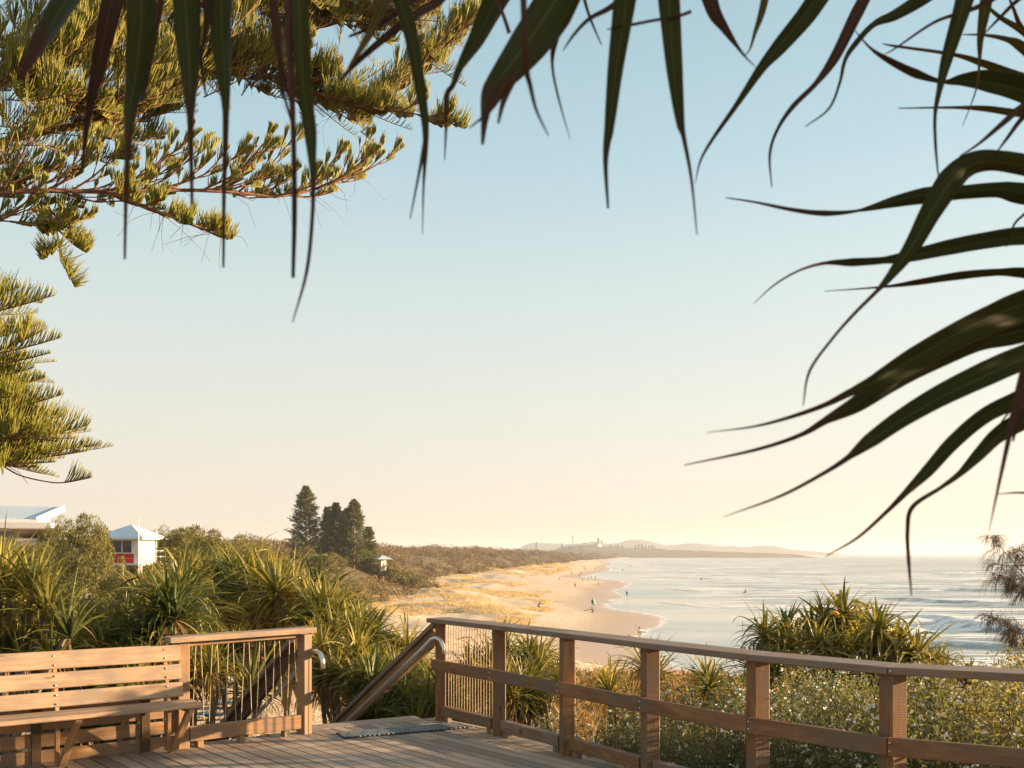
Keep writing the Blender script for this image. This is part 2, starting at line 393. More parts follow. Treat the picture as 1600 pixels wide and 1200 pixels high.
def sand_mat():
    m, nt, b, o = newmat('beach_sand')
    pos = nd(nt, 'ShaderNodeNewGeometry').outputs['Position']
    a = lambda n: nd(nt, 'ShaderNodeAttribute', attribute_name=n).outputs['Fac']
    s, veg, gr = a('shore'), a('veg'), a('grassy')
    n1 = noise(nt, pos, .9, 6, .65); n2 = noise(nt, mapping(nt, pos, (.12, .03, 1)), 1, 4); n3 = noise(nt, pos, 6, 4, .7)
    sand = ramp(nt, n1, [(.3, (.60, .44, .29)), (.55, (.70, .545, .38)), (.75, (.76, .61, .44))])
    sand = mixc(nt, ramp(nt, n2, [(.4, (0, 0, 0)), (.65, (1, 1, 1))]), sand, (.74, .59, .42))
    sand = mixc(nt, ramp(nt, n3, [(.35, (.4, .4, .4)), (.5, (0, 0, 0))]), sand, (.48, .32, .18))
    wetn = mth(nt, 'ADD', s, mth(nt, 'MULTIPLY', mth(nt, 'SUBTRACT', n2, .5), 8))
    wet = nd(nt, 'ShaderNodeMapRange', interpolation_type='SMOOTHSTEP'); wet.inputs[1].default_value = 1; wet.inputs[2].default_value = 17
    wet.inputs[3].default_value = 1; wet.inputs[4].default_value = 0; nt.links.new(wetn, wet.inputs[0])
    c = mixc(nt, wet.outputs[0], sand, (.52, .335, .21))
    g = mth(nt, 'MULTIPLY', mth(nt, 'MULTIPLY', gr, .7), ramp(nt, noise(nt, pos, .16, 5, .6), [(.32, (0, 0, 0)), (.72, (1, 1, 1))]))
    gc = ramp(nt, noise(nt, mapping(nt, pos, (1, .5, 1)), 1.3, 5, .7), [(.3, (.40, .31, .18)), (.5, (.56, .44, .28)), (.7, (.66, .53, .35))])
    c = mixc(nt, g, c, gc)
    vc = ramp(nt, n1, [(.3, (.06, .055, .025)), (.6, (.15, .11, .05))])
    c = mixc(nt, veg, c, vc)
    nt.links.new(c, b.inputs['Base Color'])
    r = nd(nt, 'ShaderNodeMapRange'); r.inputs[3].default_value = .85; r.inputs[4].default_value = .30; nt.links.new(wet.outputs[0], r.inputs[0])
    nt.links.new(r.outputs[0], b.inputs['Roughness'])
    h = mth(nt, 'MULTIPLY', mth(nt, 'ADD', mth(nt, 'MULTIPLY', n1, 1.2), mth(nt, 'MULTIPLY', n3, .35)), mth(nt, 'SUBTRACT', 1.0, mth(nt, 'MULTIPLY', wet.outputs[0], .96)))
    bump(nt, h, b, .9, .22)
    return m
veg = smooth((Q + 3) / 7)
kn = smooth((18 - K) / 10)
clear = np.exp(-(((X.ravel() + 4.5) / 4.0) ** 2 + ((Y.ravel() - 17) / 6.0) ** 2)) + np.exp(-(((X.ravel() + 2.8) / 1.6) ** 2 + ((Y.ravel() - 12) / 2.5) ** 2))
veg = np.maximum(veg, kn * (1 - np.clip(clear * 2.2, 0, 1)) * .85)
grs = smooth((Q + 50) / 24) * smooth((Y.ravel() - 130) / 60) * (1 - veg)
me = npmesh('beach', np.stack([X.ravel(), Y.ravel(), Z], 1), gridfaces(nr, nc), sand_mat(), smooth=True, attrs={'shore': S, 'veg': veg, 'grassy': grs})
tag(link('ground', me), kind='structure')

# sea: one sheet, its rows even in screen height so far swell stays sharp; crests are real ridges
thS = np.concatenate([np.linspace(-60, -5, 12, endpoint=False), np.linspace(-5, 32, 520, endpoint=False), np.linspace(32, 130, 30)]) * math.pi / 180
rS = np.concatenate([np.linspace(25, 80, 20, endpoint=False), 13.14 * F / np.linspace(246, 3.2, 640, endpoint=False), np.geomspace(6158, 16000, 14)])
TH, RR = np.meshgrid(thS, rS); X = (RR * np.sin(TH)).ravel(); Y = (RR * np.cos(TH)).ravel()
sd = pdist(X, Y, shore); sd = np.where(inpoly(X, Y, sea_poly), sd, -sd)
Zs = np.full(X.shape, SEA); foam = np.zeros(X.shape)
# (x0, y0) - (x1, y1) crest in photo pixels, height, foam amount, depth of the crest in metres
waves = [((1440, 972), (1640, 994), 1.15, 1.0, 4.5), ((1380, 962), (1640, 976), .5, .75, 4), ((1450, 898), (1560, 898), 1.0, 1.0, 7), ((1575, 905), (1700, 902), .8, .9, 7),
         ((1050, 903), (1190, 906), .30, .7, 5), ((1150, 922), (1330, 926), .35, .5, 4), ((1085, 889), (1140, 890), .5, .9, 6), ((1200, 912), (1420, 915), .4, .3, 5),
         ((1020, 921), (1130, 925), .28, .75, 3.5), ((1050, 893), (1120, 897), .4, .8, 5), ((1330, 935), (1640, 948), .6, .45, 4), ((1100, 950), (1300, 958), .22, .6, 2.5),
         ((1020, 940), (1130, 951), .15, .7, 2), ((1400, 920), (1640, 926), .7, .25, 6), ((1280, 884), (1480, 885), .8, .2, 9), ((1000, 911), (1080, 913), .2, .7, 4),
         ((1160, 880), (1330, 880), .7, .25, 12), ((1180, 990), (1420, 1012), .25, .7, 2.5), ((1300, 958), (1440, 964), .35, .6, 3), ((1440, 1003), (1640, 1022), .55, .9, 3)]
for (x0, y0), (x1, y1), hgt, fo, dep in waves:
    A = G(x0, y0, SEA); B = G(x1, y1, SEA); ax, ay = A.x, A.y; dx, dy = B.x - ax, B.y - ay; ln = math.hypot(dx, dy)
    ux, uy = dx / ln, dy / ln; u = ((X - ax) * ux + (Y - ay) * uy); v = (X - ax) * -uy + (Y - ay) * ux
    v = v + (fbm(u / 9 + x0, u * 0 + y0, 3, 5) - .45) * dep * 2.2
    e = smooth(u / (ln * .3)) * smooth((ln - u) / (ln * .3))
    front = np.exp(-np.abs(v / dep) ** 2 * np.where(v < 0, 3.0, .7))
    Zs += hgt * 1.3 * e * front
    nz = fbm(X / 3.2, Y / 1.6, 4, 17)
    foam = np.maximum(foam, fo * e * np.clip(np.exp(-((v - .14 * dep) / (dep * .42)) ** 2) * (nz * 3.0 + .1), 0, 1))
Zs += (fbm(X / 30, Y / 12, 4, 31) - .47) * .6 * smooth((sd - 25) / 90)
me = npmesh('sea', np.stack([X, Y, Zs], 1), gridfaces(len(rS), len(thS)), None or bpy.data.materials.new('tmp'), smooth=True, attrs={'off': sd, 'foam': foam})
def sea_mat():
    m, nt, b, o = newmat('sea_water')
    pos = nd(nt, 'ShaderNodeNewGeometry').outputs['Position']
    a = lambda n: nd(nt, 'ShaderNodeAttribute', attribute_name=n).outputs['Fac']
    off, fm = a('off'), a('foam')
    deep = nd(nt, 'ShaderNodeMapRange', interpolation_type='SMOOTHSTEP'); deep.inputs[1].default_value = 6; deep.inputs[2].default_value = 70; nt.links.new(off, deep.inputs[0])
    c = mixc(nt, deep.outputs[0], (.58, .53, .45), (.19, .26, .27))
    big = noise(nt, mapping(nt, pos, (.010, .035, 1), (3, 1, 0)), 1, 4, .6)
    c = mixc(nt, ramp(nt, big, [(.42, (0, 0, 0)), (.6, (1, 1, 1))]), c, (.26, .34, .34))
    # drifting lines of foam left by the breakers
    f1 = noise(nt, mapping(nt, pos, (.035, .30, 1), (0, 0, 0), (0, 0, .06)), 1, 7, .66, .5)
    f2 = noise(nt, mapping(nt, pos, (.012, .06, 1), (9, 4, 0), (0, 0, -.05)), 1, 4, .6, .4)
    zone = nd(nt, 'ShaderNodeMapRange', interpolation_type='SMOOTHSTEP'); zone.inputs[1].default_value = 650; zone.inputs[2].default_value = 60
    nt.links.new(off, zone.inputs[0])
    near = nd(nt, 'ShaderNodeMapRange', interpolation_type='SMOOTHSTEP'); near.inputs[1].default_value = 12; near.inputs[2].default_value = 34; nt.links.new(off, near.inputs[0])
    lines = mth(nt, 'MULTIPLY', ramp(nt, mth(nt, 'ADD', mth(nt, 'MULTIPLY', f1, .72), mth(nt, 'MULTIPLY', f2, .34)), [(.515, (0, 0, 0)), (.575, (1, 1, 1))]), mth(nt, 'MULTIPLY', mth(nt, 'MULTIPLY', zone.outputs[0], .85), near.outputs[0]))
    edge = nd(nt, 'ShaderNodeMapRange', interpolation_type='SMOOTHSTEP'); edge.inputs[1].default_value = 1.6; edge.inputs[2].default_value = .2; nt.links.new(off, edge.inputs[0])
    fo = mth(nt, 'MAXIMUM', mth(nt, 'MAXIMUM', fm, lines), mth(nt, 'MULTIPLY', edge.outputs[0], .55), clamp=True)
    
    nt.links.new(c, b.inputs['Base Color'])
    r = nd(nt, 'ShaderNodeMapRange'); r.inputs[3].default_value = .2; r.inputs[4].default_value = .9; nt.links.new(fo, r.inputs[0])
    nt.links.new(r.outputs[0], b.inputs['Roughness']); b.inputs['IOR'].default_value = 1.33; b.inputs['Specular IOR Level'].default_value = .5
    w1 = noise(nt, mapping(nt, pos, (.10, .35, 1)), 1, 5, .62, .3); w2 = noise(nt, mapping(nt, pos, (.6, 1.6, 1)), 1, 3, .6)
    h = mth(nt, 'ADD', mth(nt, 'MULTIPLY', w1, 1.3), mth(nt, 'MULTIPLY', w2, .25))
    calm = nd(nt, 'ShaderNodeMapRange', interpolation_type='SMOOTHSTEP'); calm.inputs[1].default_value = 16; calm.inputs[2].default_value = 40
    calm.inputs[3].default_value = .02; calm.inputs[4].default_value = 1
    nt.links.new(mth(nt, 'ADD', off, mth(nt, 'MULTIPLY', mth(nt, 'SUBTRACT', f2, .5), 34)), calm.inputs[0])
    h = mth(nt, 'MULTIPLY', h, calm.outputs[0])
    bump(nt, h, b, 1.0, 1.5)
    df = nd(nt, 'ShaderNodeBsdfDiffuse'); df.inputs[0].default_value = (.96, .95, .93, 1)
    ms = nd(nt, 'ShaderNodeMixShader'); nt.links.new(fo, ms.inputs[0]); nt.links.new(b.outputs[0], ms.inputs[1]); nt.links.new(df.outputs[0], ms.inputs[2]); nt.links.new(ms.outputs[0], o.inputs[0])
    return m
me.materials.clear(); me.materials.append(sea_mat())
tag(link('sea', me), kind='structure')

# far hills and the nearer wooded headland
def ridge(name, prof, d, base, depth, mat, rough=6, seed=1):
    xs = [p[0] for p in prof]; ys = [p[1] for p in prof]
    px = np.arange(xs[0], xs[-1] + .01, 1.0); top = np.interp(px, xs, ys)
    k = np.linspace(-1, 1, 17)
    PX, KK = np.meshgrid(px, k); TOP = np.interp(PX, xs, ys)
    D = d + KK * depth; Xw = (PX - 800) * d / F
    h = np.maximum(CAMH - (TOP - HOR) * d / F - base, 0)
    Zw = base - 3 + (h + 3) * (1 - np.abs(KK) ** 1.8) + (fbm(PX / 3.0, KK * 4 + 7, 4, seed) - .47) * rough * (1 - np.abs(KK))
    V = np.stack([Xw.ravel(), D.ravel(), Zw.ravel()], 1)
    tag(link(name, npmesh(name, V, gridfaces(len(k), len(px)), mat, smooth=True)), kind='structure')
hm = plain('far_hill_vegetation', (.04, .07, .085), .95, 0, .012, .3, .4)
hm2 = plain('headland_vegetation', (.10, .085, .045), .95, 0, .03, .45, .6)
ridge('hills', [(800, 864), (812, 856), (822, 851), (834, 847.5), (846, 848), (866, 849), (885, 850), (905, 849), (926, 846), (935, 846.5), (952, 850), (968, 848), (980, 844), (993, 842.8), (1006, 844), (1022, 848), (1041, 852), (1060, 851), (1075, 849), (1084, 848.5), (1096, 850), (1109, 852), (1128, 853.5), (1142, 853), (1160, 855.3), (1178, 853.2), (1192, 852.5), (1206, 853), (1213, 854), (1220, 857), (1236, 858.8), (1262, 861), (1285, 864)], 5600, SEA, 500, hm, 8, 2)
ridge('headland', [(780, 866), (800, 860), (815, 860), (845, 862), (862, 860), (880, 855), (893, 852.5), (905, 852), (925, 852), (940, 853), (960, 854), (985, 856.5), (1020, 858), (1050, 859), (1090, 861), (1130, 862.5), (1180, 864), (1230, 866)], 2900, SEA, 330, hm2, 6, 5)

# haze: one closed box of thin morning air round everything
hx0, hx1, hy0, hy1, hz0, hz1 = -7000, 13000, -6000, 17000, -26, 96
hz = MB(); hz.v = [Vector(p) for p in ((hx0, hy0, hz0), (hx1, hy0, hz0), (hx1, hy1, hz0), (hx0, hy1, hz0), (hx0, hy0, hz1), (hx1, hy0, hz1), (hx1, hy1, hz1), (hx0, hy1, hz1))]
hz.f = [(3, 2, 1, 0), (4, 5, 6, 7), (0, 1, 5, 4), (1, 2, 6, 5), (2, 3, 7, 6), (3, 0, 4, 7)]; hz.uv = [(0, 0)] * 24
hv = bpy.data.materials.new('haze'); hv.use_nodes = True
for n in list(hv.node_tree.nodes): hv.node_tree.nodes.remove(n)
ho = hv.node_tree.nodes.new('ShaderNodeOutputMaterial'); pv = hv.node_tree.nodes.new('ShaderNodeVolumePrincipled')
pv.inputs['Color'].default_value = (.88, .92, .98, 1); pv.inputs['Density'].default_value = HAZE = 0.00016; pv.inputs['Anisotropy'].default_value = 0.2
hv.node_tree.links.new(pv.outputs[0], ho.inputs['Volume'])
tag(hz.build('haze', hv), kind='stuff', label='thin pale morning haze over the whole coast')
# ------------------------------------------------------------ deck, fences, stairs, bench
def V2(a, z=0): return Vector((a[0], a[1], z))
PA, PB = V2((-2.78, 8.09)), V2((-1.89, 8.74))
P0 = V2((-.70, 9.42)); P1 = V2((-.115, 8.62)); P2 = V2((.45, 7.80)); P3 = V2((1.00, 6.95)); P4 = V2((1.57, 6.13)); P5 = V2((2.17, 5.47)); P6 = V2((3.05, 5.02)); P7 = V2((4.0, 4.75))
ul = (PA - PB).normalized(); nl = Vector((-ul.y, ul.x, 0))      # along the left fence, and out of it towards the viewer
if nl.y > 0: nl = -nl
UP = Vector((0, 0, 1))
PL = PA + ul * 5.2
# deck boards
bd = Vector((-.655, .756, 0)).normalized(); bn = Vector((bd.y, -bd.x, 0))
poly = [PL - nl * .12, PA - nl * .12, PB - nl * .12, P0 + Vector((-.05, .16, 0)), P1 + Vector((.14, .10, 0)), P2 + Vector((.14, .10, 0)), P3 + Vector((.14, .10, 0)), P4 + Vector((.15, .1, 0)), V2((3.1, 4.4)), V2((3.1, -2.5)), V2((-6.9, -2.5))]
def clip(poly, n, c, keep_less):
    out = []
    for i in range(len(poly)):
        a, b = poly[i], poly[(i + 1) % len(poly)]; da, db = a.dot(n) - c, b.dot(n) - c
        if keep_less: da, db = -da, -db
        if da >= 0: out.append(a)
        if (da >= 0) != (db >= 0): t = da / (da - db); out.append(a.lerp(b, t))
    return out
mb = MB(); cs = [p.dot(bn) for p in poly]; c = min(cs); pitch = .118; rb = random.Random(2)
while c < max(cs):
    pg = clip(clip(poly, bn, c + .008, False), bn, c + pitch - .008, True)
    if len(pg) >= 3:
        # butt joints
        b0 = min(p.dot(bd) for p in pg); b1 = max(p.dot(bd) for p in pg); cuts = [b0]; t = b0 - rb.uniform(0, 3)
        while t < b1:
            t += rb.choice([3.0, 3.6, 4.2])
            if b0 + .3 < t < b1 - .3: cuts.append(t)
        cuts.append(b1)
        for t0, t1 in zip(cuts[:-1], cuts[1:]):
            q = clip(clip(pg, bd, t0 + (.002 if t0 > b0 else -1), False), bd, t1 - (.002 if t1 < b1 else -1), True)
            if len(q) < 3: continue
            dz = rb.uniform(-.0015, .0015); k = len(mb.v); n = len(q); o1, o2 = rb.uniform(0, 60), rb.uniform(0, 60)
            for z in (dz, dz - .045): mb.v += [Vector((p.x, p.y, z)) for p in q]
            top = list(range(n)); ar = sum(q[i].x * q[(i + 1) % n].y - q[(i + 1) % n].x * q[i].y for i in range(n))
            if ar < 0: top.reverse()
            mb.f.append(tuple(k + i for i in top)); mb.uv += [(q[i].dot(bd) + o1, q[i].dot(bn) - c + o2) for i in top]
            for a_ in range(n):
                i, j = top[a_], top[(a_ + 1) % n]
                mb.f.append((k + j, k + i, k + n + i, k + n + j)); mb.uv += [(o1, o2 + .1), (o1 + 1, o2 + .1), (o1 + 1, o2 + .13), (o1, o2 + .13)]
    c += pitch
tag(mb.build('deck', M['deck']), kind='structure')
# bearers under the deck edge
mb = MB()
for a_, b_ in ((PL, PA), (PA, PB), (PB, P0), (P0, P1), (P1, P2), (P2, P3), (P3, P4)):
    nn = (b_ - a_).normalized().cross(UP); o_ = nn * .05
    mb.beam(a_ + o_ + UP * -.12, b_ + o_ + UP * -.12, .07, .17)
for k in range(9):
    a_ = PL.lerp(PA, k / 8); mb.beam(a_ + UP * -.04 - nl * .02, a_ + Vector((0, 0, -1.6)) - nl * .02, .1, .1, up=(0, 1, 0))
for a_ in (PB, P0, P1, P2, P3, P4): mb.beam(a_ + UP * -.04, a_ + UP * -1.9, .1, .1, up=(0, 1, 0))
tag(mb.build('deck_frame', M['dark']), kind='structure')

# anti-slip mat at the head of the stairs: a woven grid of strips
mt = MB(); wv_ = MB(); e0, e1 = V2((-1.72, 8.66)), V2((-.62, 9.18)); ed = (e1 - e0).normalized(); en = Vector((ed.y, -ed.x, 0))
e0 = e0 + en * .02; ln = (e1 - e0).length + .12
base = [e0, e0 + ed * ln, e0 + ed * (ln + .1) + en * .27, e0 + ed * .25 + en * .27]
mt.beam(e0 + en * .135 + ed * .13 + UP * .008, e0 + ed * ln + en * .135 + UP * .008, .27, .008, ch=.001)
for k in range(26):
    p = e0 + ed * (.16 + (ln - .25) * k / 25); wv_.beam(p + UP * .0145, p + en * .27 + ed * .12 + UP * .0145, .016, .010, ch=.001)
for k in range(7):
    p = e0 + en * (.02 + .038 * k) + ed * .14; wv_.beam(p + UP * .0185, p + ed * (ln - .16) + UP * .0185, .010, .003, ch=.001)
am = empty('anti_slip_mat', label='dark woven anti-slip mat on the deck at the head of the beach stairs', cat='mat'); mt.build('mat_base', M['mat'], am); wv_.build('weave', M['weave'], am)

def post_at(parent, p, z0, z1, s, ang, mat, name='post'):
    m_ = MB(); fx = Vector((math.cos(ang), math.sin(ang), 0))
    m_.beam(V2(p, z0), V2(p, z1), s, s, up=fx, ch=.009); return m_.build(name, mat, parent)
def lace(parent, A, B, z0, z1, pitch, r=.0035, off=Vector((0, 0, 0))):
    m_ = MB(); n = int((B - A).length / pitch); rl = random.Random(int(A.x * 100))
    for i in range(n):
        t = (i + .5) / n; tn = (i + 1.5) / n
        a = A.lerp(B, t); top1 = a + off; 
        g = .022
        d = (B - A).normalized()
        b0_ = A.lerp(B, i / n) + off; b1_ = A.lerp(B, (i + 1) / n) + off
        j = lambda: rl.uniform(-.004, .004)
        for s_, bb in ((-1, b0_), (1, b1_)):
            tp = top1 + d * (g * s_) ; bt = bb - d * (g * s_)
            mid = tp.lerp(bt, .5) + d * j()
            m_.tube([V2(tp, z1), V2(mid, (z0 + z1) / 2), V2(bt, z0)], r, 5)
    return m_.build('wire_lacing', M['rope'], parent)

# left fence panel between the bench and the stairs
fl = empty('timber_fence', (0, 0, 0), label='short sunlit timber fence with zigzag wire lacing between the bench and the beach stairs', cat='fence')
al = math.atan2(ul.y, ul.x)
post_at(fl, PA, -.05, .895, .10, al, M['warm']); post_at(fl, PB, -.05, .90, .10, al + .30, M['warm'])
m_ = MB(); m_.prism(PA + ul * .13 + nl * .03 + UP * .918, PB - ul * .07 + nl * .02 + UP * .943, [(-.09, -.023), (.09, -.023), (.09, .018), (.084, .023), (-.084, .023), (-.09, .018)], UP)
m_.build('top_rail', M['pale'], fl)
m_ = MB(); m_.beam(PA - ul * .05 + nl * .0 + UP * .872, PB + ul * .05 + UP * .895, .045, .04); m_.build('batten', M['warm'], fl)
m_ = MB(); m_.beam(PA - ul * .052 + nl * .03 + UP * .115, PB + ul * .052 + nl * .03 + UP * .115, .05, .125); m_.build('bottom_rail', M['warm'], fl)
for t in (.12, .45, .82):
    m_ = MB(); p = PA.lerp(PB, t); m_.beam(p + nl * .03 + UP * .002, p + nl * .03 + UP * .052, .09, .05, up=ul); m_.build('spacer_block', M['warm'], fl)
lace(fl, PA - ul * .06, PB + ul * .06, .178, .855, .135, off=nl * .02)

# slat screen behind the bench
fs = empty('slat_screen', label='low timber slat screen standing behind the bench', cat='fence')
for k, (z0, z1) in enumerate(((.005, .105), (.13, .235), (.26, .365), (.39, .49))):
    m_ = MB(); m_.beam(PA + ul * .06 + nl * (-.02) + UP * (z0 + z1) / 2, PL + nl * (-.02) + UP * (z0 + z1) / 2, .025, z1 - z0); m_.build('slat', M['warm'], fs)
for u in (.30, 1.12, 1.95, 2.8, 3.7):
    m_ = MB(); p = PA + ul * u - nl * -.005; m_.beam(V2(p, -.05), V2(p, .50), .07, .025, up=nl); m_.build('post', M['dark'], fs)

# bench
bz = empty('bench', (0, 0, 0), label='long weathered timber bench with three backrest boards against the left fence', cat='bench')
def BP(u, n, z): return PA + ul * u + nl * n + UP * z
U0, U1 = .03, 3.4
for (za, na), (zb, nb) in (((.74, .075), (.875, .03)), ((.595, .115), (.715, .082)), ((.455, .155), (.57, .122))):
    m_ = MB(); A = BP(U0 + .01 * rb.random(), (na + nb) / 2, (za + zb) / 2); B = BP(U1, (na + nb) / 2, (za + zb) / 2)
    upv = (nl * (nb - na) + UP * (zb - za)).normalized()
    m_.beam(A, B, .028, math.hypot(zb - za, nb - na), up=upv, ch=.006); m_.build('backrest_board', M['pale'], bz)
for k, (n0, n1) in enumerate(((.175, .325), (.333, .483))):
    m_ = MB(); m_.beam(BP(-.02 - .0 * k, (n0 + n1) / 2, .415), BP(U1, (n0 + n1) / 2, .415), n1 - n0, .035, ch=.008); m_.build('seat_board', M['pale'], bz)
for u in (.16, 1.00, 1.86, 2.7):
    m_ = MB(); m_.beam(BP(u, .155, .02), BP(u, .165, .40), .045, .03, up=ul); m_.beam(BP(u, .155, .40), BP(u, .012, .86), .045, .03, up=ul); m_.build('back_support', M['warm'], bz)
    m_ = MB(); m_.beam(BP(u - .03, .16, .0), BP(u - .10, .42, .395), .045, .05, up=ul); m_.build('leg', M['warm'], bz)
    m_ = MB(); m_.beam(BP(u - .10, .16, .375), BP(u - .10, .45, .375), .045, .04); m_.build('seat_bearer', M['warm'], bz)
    for z, n in ((.77, .083), (.84, .058), (.62, .128), (.69, .108), (.48, .168), (.545, .148)):
        m_ = MB(); m_.sphere(BP(u + .004, n - .001, z), .0085, 8); m_.build('bolt', M['bolt'], bz, smooth=True)

# right fence
fr = empty('timber_fence', label='long curving timber rail fence along the sea side of the deck', cat='fence')
pr = [P0, P1, P2, P3, P4, P5, P6, P7]
pa = math.atan2(.2, .98)
for i, p in enumerate(pr): post_at(fr, p, -.35, .955, .112 if i else .105, pa - .12 + .05 * i, M['post'])
def offs(pts, k, d):
    a = pts[max(k - 1, 0)]; b = pts[min(k + 1, len(pts) - 1)]; t = (b - a).normalized(); return pts[k] + Vector((-t.y, t.x, 0)) * d   # + = outward
def rail_seg(A, B, tA, tB, w0, w1, z0, z1, mat, name):
    "board from A to B whose ends are cut along the fence bisectors"
    m_ = MB(); k = 0
    qs = [A + tA * w0, A + tA * w1, B + tB * w1, B + tB * w0]; o1 = m_.r.uniform(0, 30); ln = (B - A).length; b = 0
    c_ = .006
    ring = lambda a0, a1, z: [A + tA * a0 + UP * z, A + tA * a1 + UP * z, B + tB * a1 + UP * z, B + tB * a0 + UP * z]
    lv = [ring(w0 + c_, w1 - c_, z0), ring(w0, w1, z0 + c_), ring(w0, w1, z1 - c_), ring(w0 + c_, w1 - c_, z1)]
    for l_ in lv: m_.v += l_
    uvp = [(o1, 0), (o1, w1 - w0), (o1 + ln, w1 - w0), (o1 + ln, 0)]
    m_.f.append((0, 1, 2, 3)); m_.uv += uvp; m_.f.append((15, 14, 13, 12)); m_.uv += [(x, y + 3) for x, y in reversed(uvp)]
    for L_ in range(3):
        for i in range(4):
            j = (i + 1) % 4; m_.f.append((L_ * 4 + j, L_ * 4 + i, L_ * 4 + 4 + i, L_ * 4 + 4 + j))
            y0, y1 = (L_ * .05 + 7, L_ * .05 + 7.03)
            xa, xb = ((o1, o1 + .02), (o1, o1 + ln), (o1, o1 + .02), (o1 + ln, o1))[i]
            m_.uv += [(xb, y0), (xa, y0), (xa, y1), (xb, y1)]
    return m_.build(name, mat, fr)
def tn(k):
    a = pr[max(k - 1, 0)]; b = pr[min(k + 1, len(pr) - 1)]; t = (b - a).normalized(); n = Vector((-t.y, t.x, 0))
    return n if n.dot(Vector((.7, .7, 0))) > 0 else -n
ts = [tn(k) for k in range(len(pr))]
def between(k, f): return pr[k].lerp(pr[k + 1], f), ts[k].lerp(ts[k + 1], f).normalized()
# top rail: two long boards joined over the fifth post, laid in short straight lengths round the curve
for k in range(7):
    A, B = pr[k].copy(), pr[k + 1].copy(); tA, tB = ts[k], ts[k + 1]
    if k == 0: A = A - (B - A).normalized() * .09
    g = (B - A).normalized() * (.0015 if k not in (4, 5) else .003)
    rail_seg(A + g, B - g, tA, tB, -.11, .15, .957, 1.0, M['rail'], 'top_rail')
    # mid rail on the inner face
    rail_seg(pr[k] + g, pr[k + 1] - g, tA, tB, -.115, -.078, .50, .605, M['post'], 'mid_rail')
    # kick board between posts, on blocks
    A, tA2 = between(k, .075); B, tB2 = between(k, .925)
    rail_seg(A, B, tA2, tB2, -.045, .03, .055, .15, M['rail'] if k % 2 else M['post'], 'kick_board')
    for f in (.13, .87):
        c_, t_ = between(k, f); b_ = MB(); b_.beam(c_ + UP * .001, c_ + UP * .056, .07, .05, up=t_); b_.build('spacer_block', M['rail'], fr)
lace(fr, P0 + (P1 - P0) * .09, P0 + (P1 - P0) * .93, .15, .955, .092, .0045, off=ts[0] * .02)
bq = [pr[k] - ts[k] * .118 + Vector((s_ * .02 + .012, -.008, z)) for k in range(7) for s_, z in ((0, .53), (0, .577))] + [P5 - ts[5] * .112 + Vector((.014, -.008, .978))]
for q in bq:
    b_ = MB(); b_.sphere(q, .008, 8); b_.build('bolt', M['bolt'], fr, smooth=True)

# stairs to the beach
sw = empty('beach_stairs', label='timber stairs with sloping handrails dropping from the deck to the sandy path', cat='stairs')
sd_ = Vector((-.66, .75, 0)).normalized(); slope = .64
L0 = PB - (PB - P0).normalized() * .02; R0 = P0
for k in range(7):
    z = -.17 * (k + 1); off = sd_ * (.27 * k + .14)
    m_ = MB(); m_.beam(PB + off + sd_ * .1 + (P0 - PB) * .06 + UP * (z + .15), P0 + off + sd_ * .1 - (P0 - PB) * .06 + UP * (z + .15), .26, .045); m_.build('tread', M['deck'], sw)
for nm, base_, sgn in (('stringer', PB, 1), ('stringer', P0, -1)):
    b0_ = base_ + (P0 - PB).normalized() * .05 * sgn
    m_ = MB(); m_.beam(b0_ + sd_ * .1 + UP * -.13, b0_ + sd_ * 2.1 + UP * (-.13 - 2.0 * slope), .05, .26); m_.build(nm, M['post'], sw)
for base_, zt, T in ((PB, .90, 2.6), (P0, .965, 2.25)):
    m_ = MB(); s0 = .0 if base_ is P0 else .06
    m_.beam(base_ + sd_ * s0 + UP * (zt + .01), base_ + sd_ * T + UP * (zt + .01 - T * slope), .13, .045, ch=.006); m_.build('handrail', M['rail'], sw)
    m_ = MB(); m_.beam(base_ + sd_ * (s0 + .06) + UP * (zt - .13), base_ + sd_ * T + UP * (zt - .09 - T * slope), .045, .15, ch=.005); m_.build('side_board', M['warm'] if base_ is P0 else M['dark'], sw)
    inn = (P0 - PB).normalized() * (-.10 if base_ is P0 else .07)
    b0_ = base_ + inn; pts = []
    zt2 = zt - .17
    pts.append(b0_ - sd_ * .20 + UP * (zt2 - .13)); pts.append(b0_ - sd_ * .195 + UP * (zt2 - .06)); pts.append(b0_ - sd_ * .15 + UP * (zt2 + .0)); pts.append(b0_ - sd_ * .08 + UP * (zt2 + .02)); pts.append(b0_ + sd_ * .0 + UP * (zt2 + .0))
    pts.append(b0_ + sd_ * .12 + UP * (zt2 - .12 * slope - .01)); pts.append(b0_ + sd_ * T + UP * (zt2 - T * slope - .01))
    m_ = MB(); m_.tube(pts, .021, 10); m_.build('grab_rail', M['steel'], sw, smooth=True)
    for t in ((T - .1,) if base_ is PB else (T - .1,)):
        q = base_ + sd_ * t; post_at(sw, q, -1.7, zt - t * slope - .02, .1, 0.5, M['post'])
# low turn rail at the foot of the stairs
foot = P0 + sd_ * 2.15
m_ = MB(); m_.beam(foot + UP * -.45, foot + Vector((-.75, .15, -.50)), .1, .045); m_.build('landing_rail', M['post'], sw)
m_ = MB()
for k in range(5):
    q = foot + Vector((-.1 - .15 * k, .02 + .03 * k, 0)); m_.beam(q + UP * -.48, q + UP * -1.3, .02, .02)
m_.build('baluster', M['post'], sw)
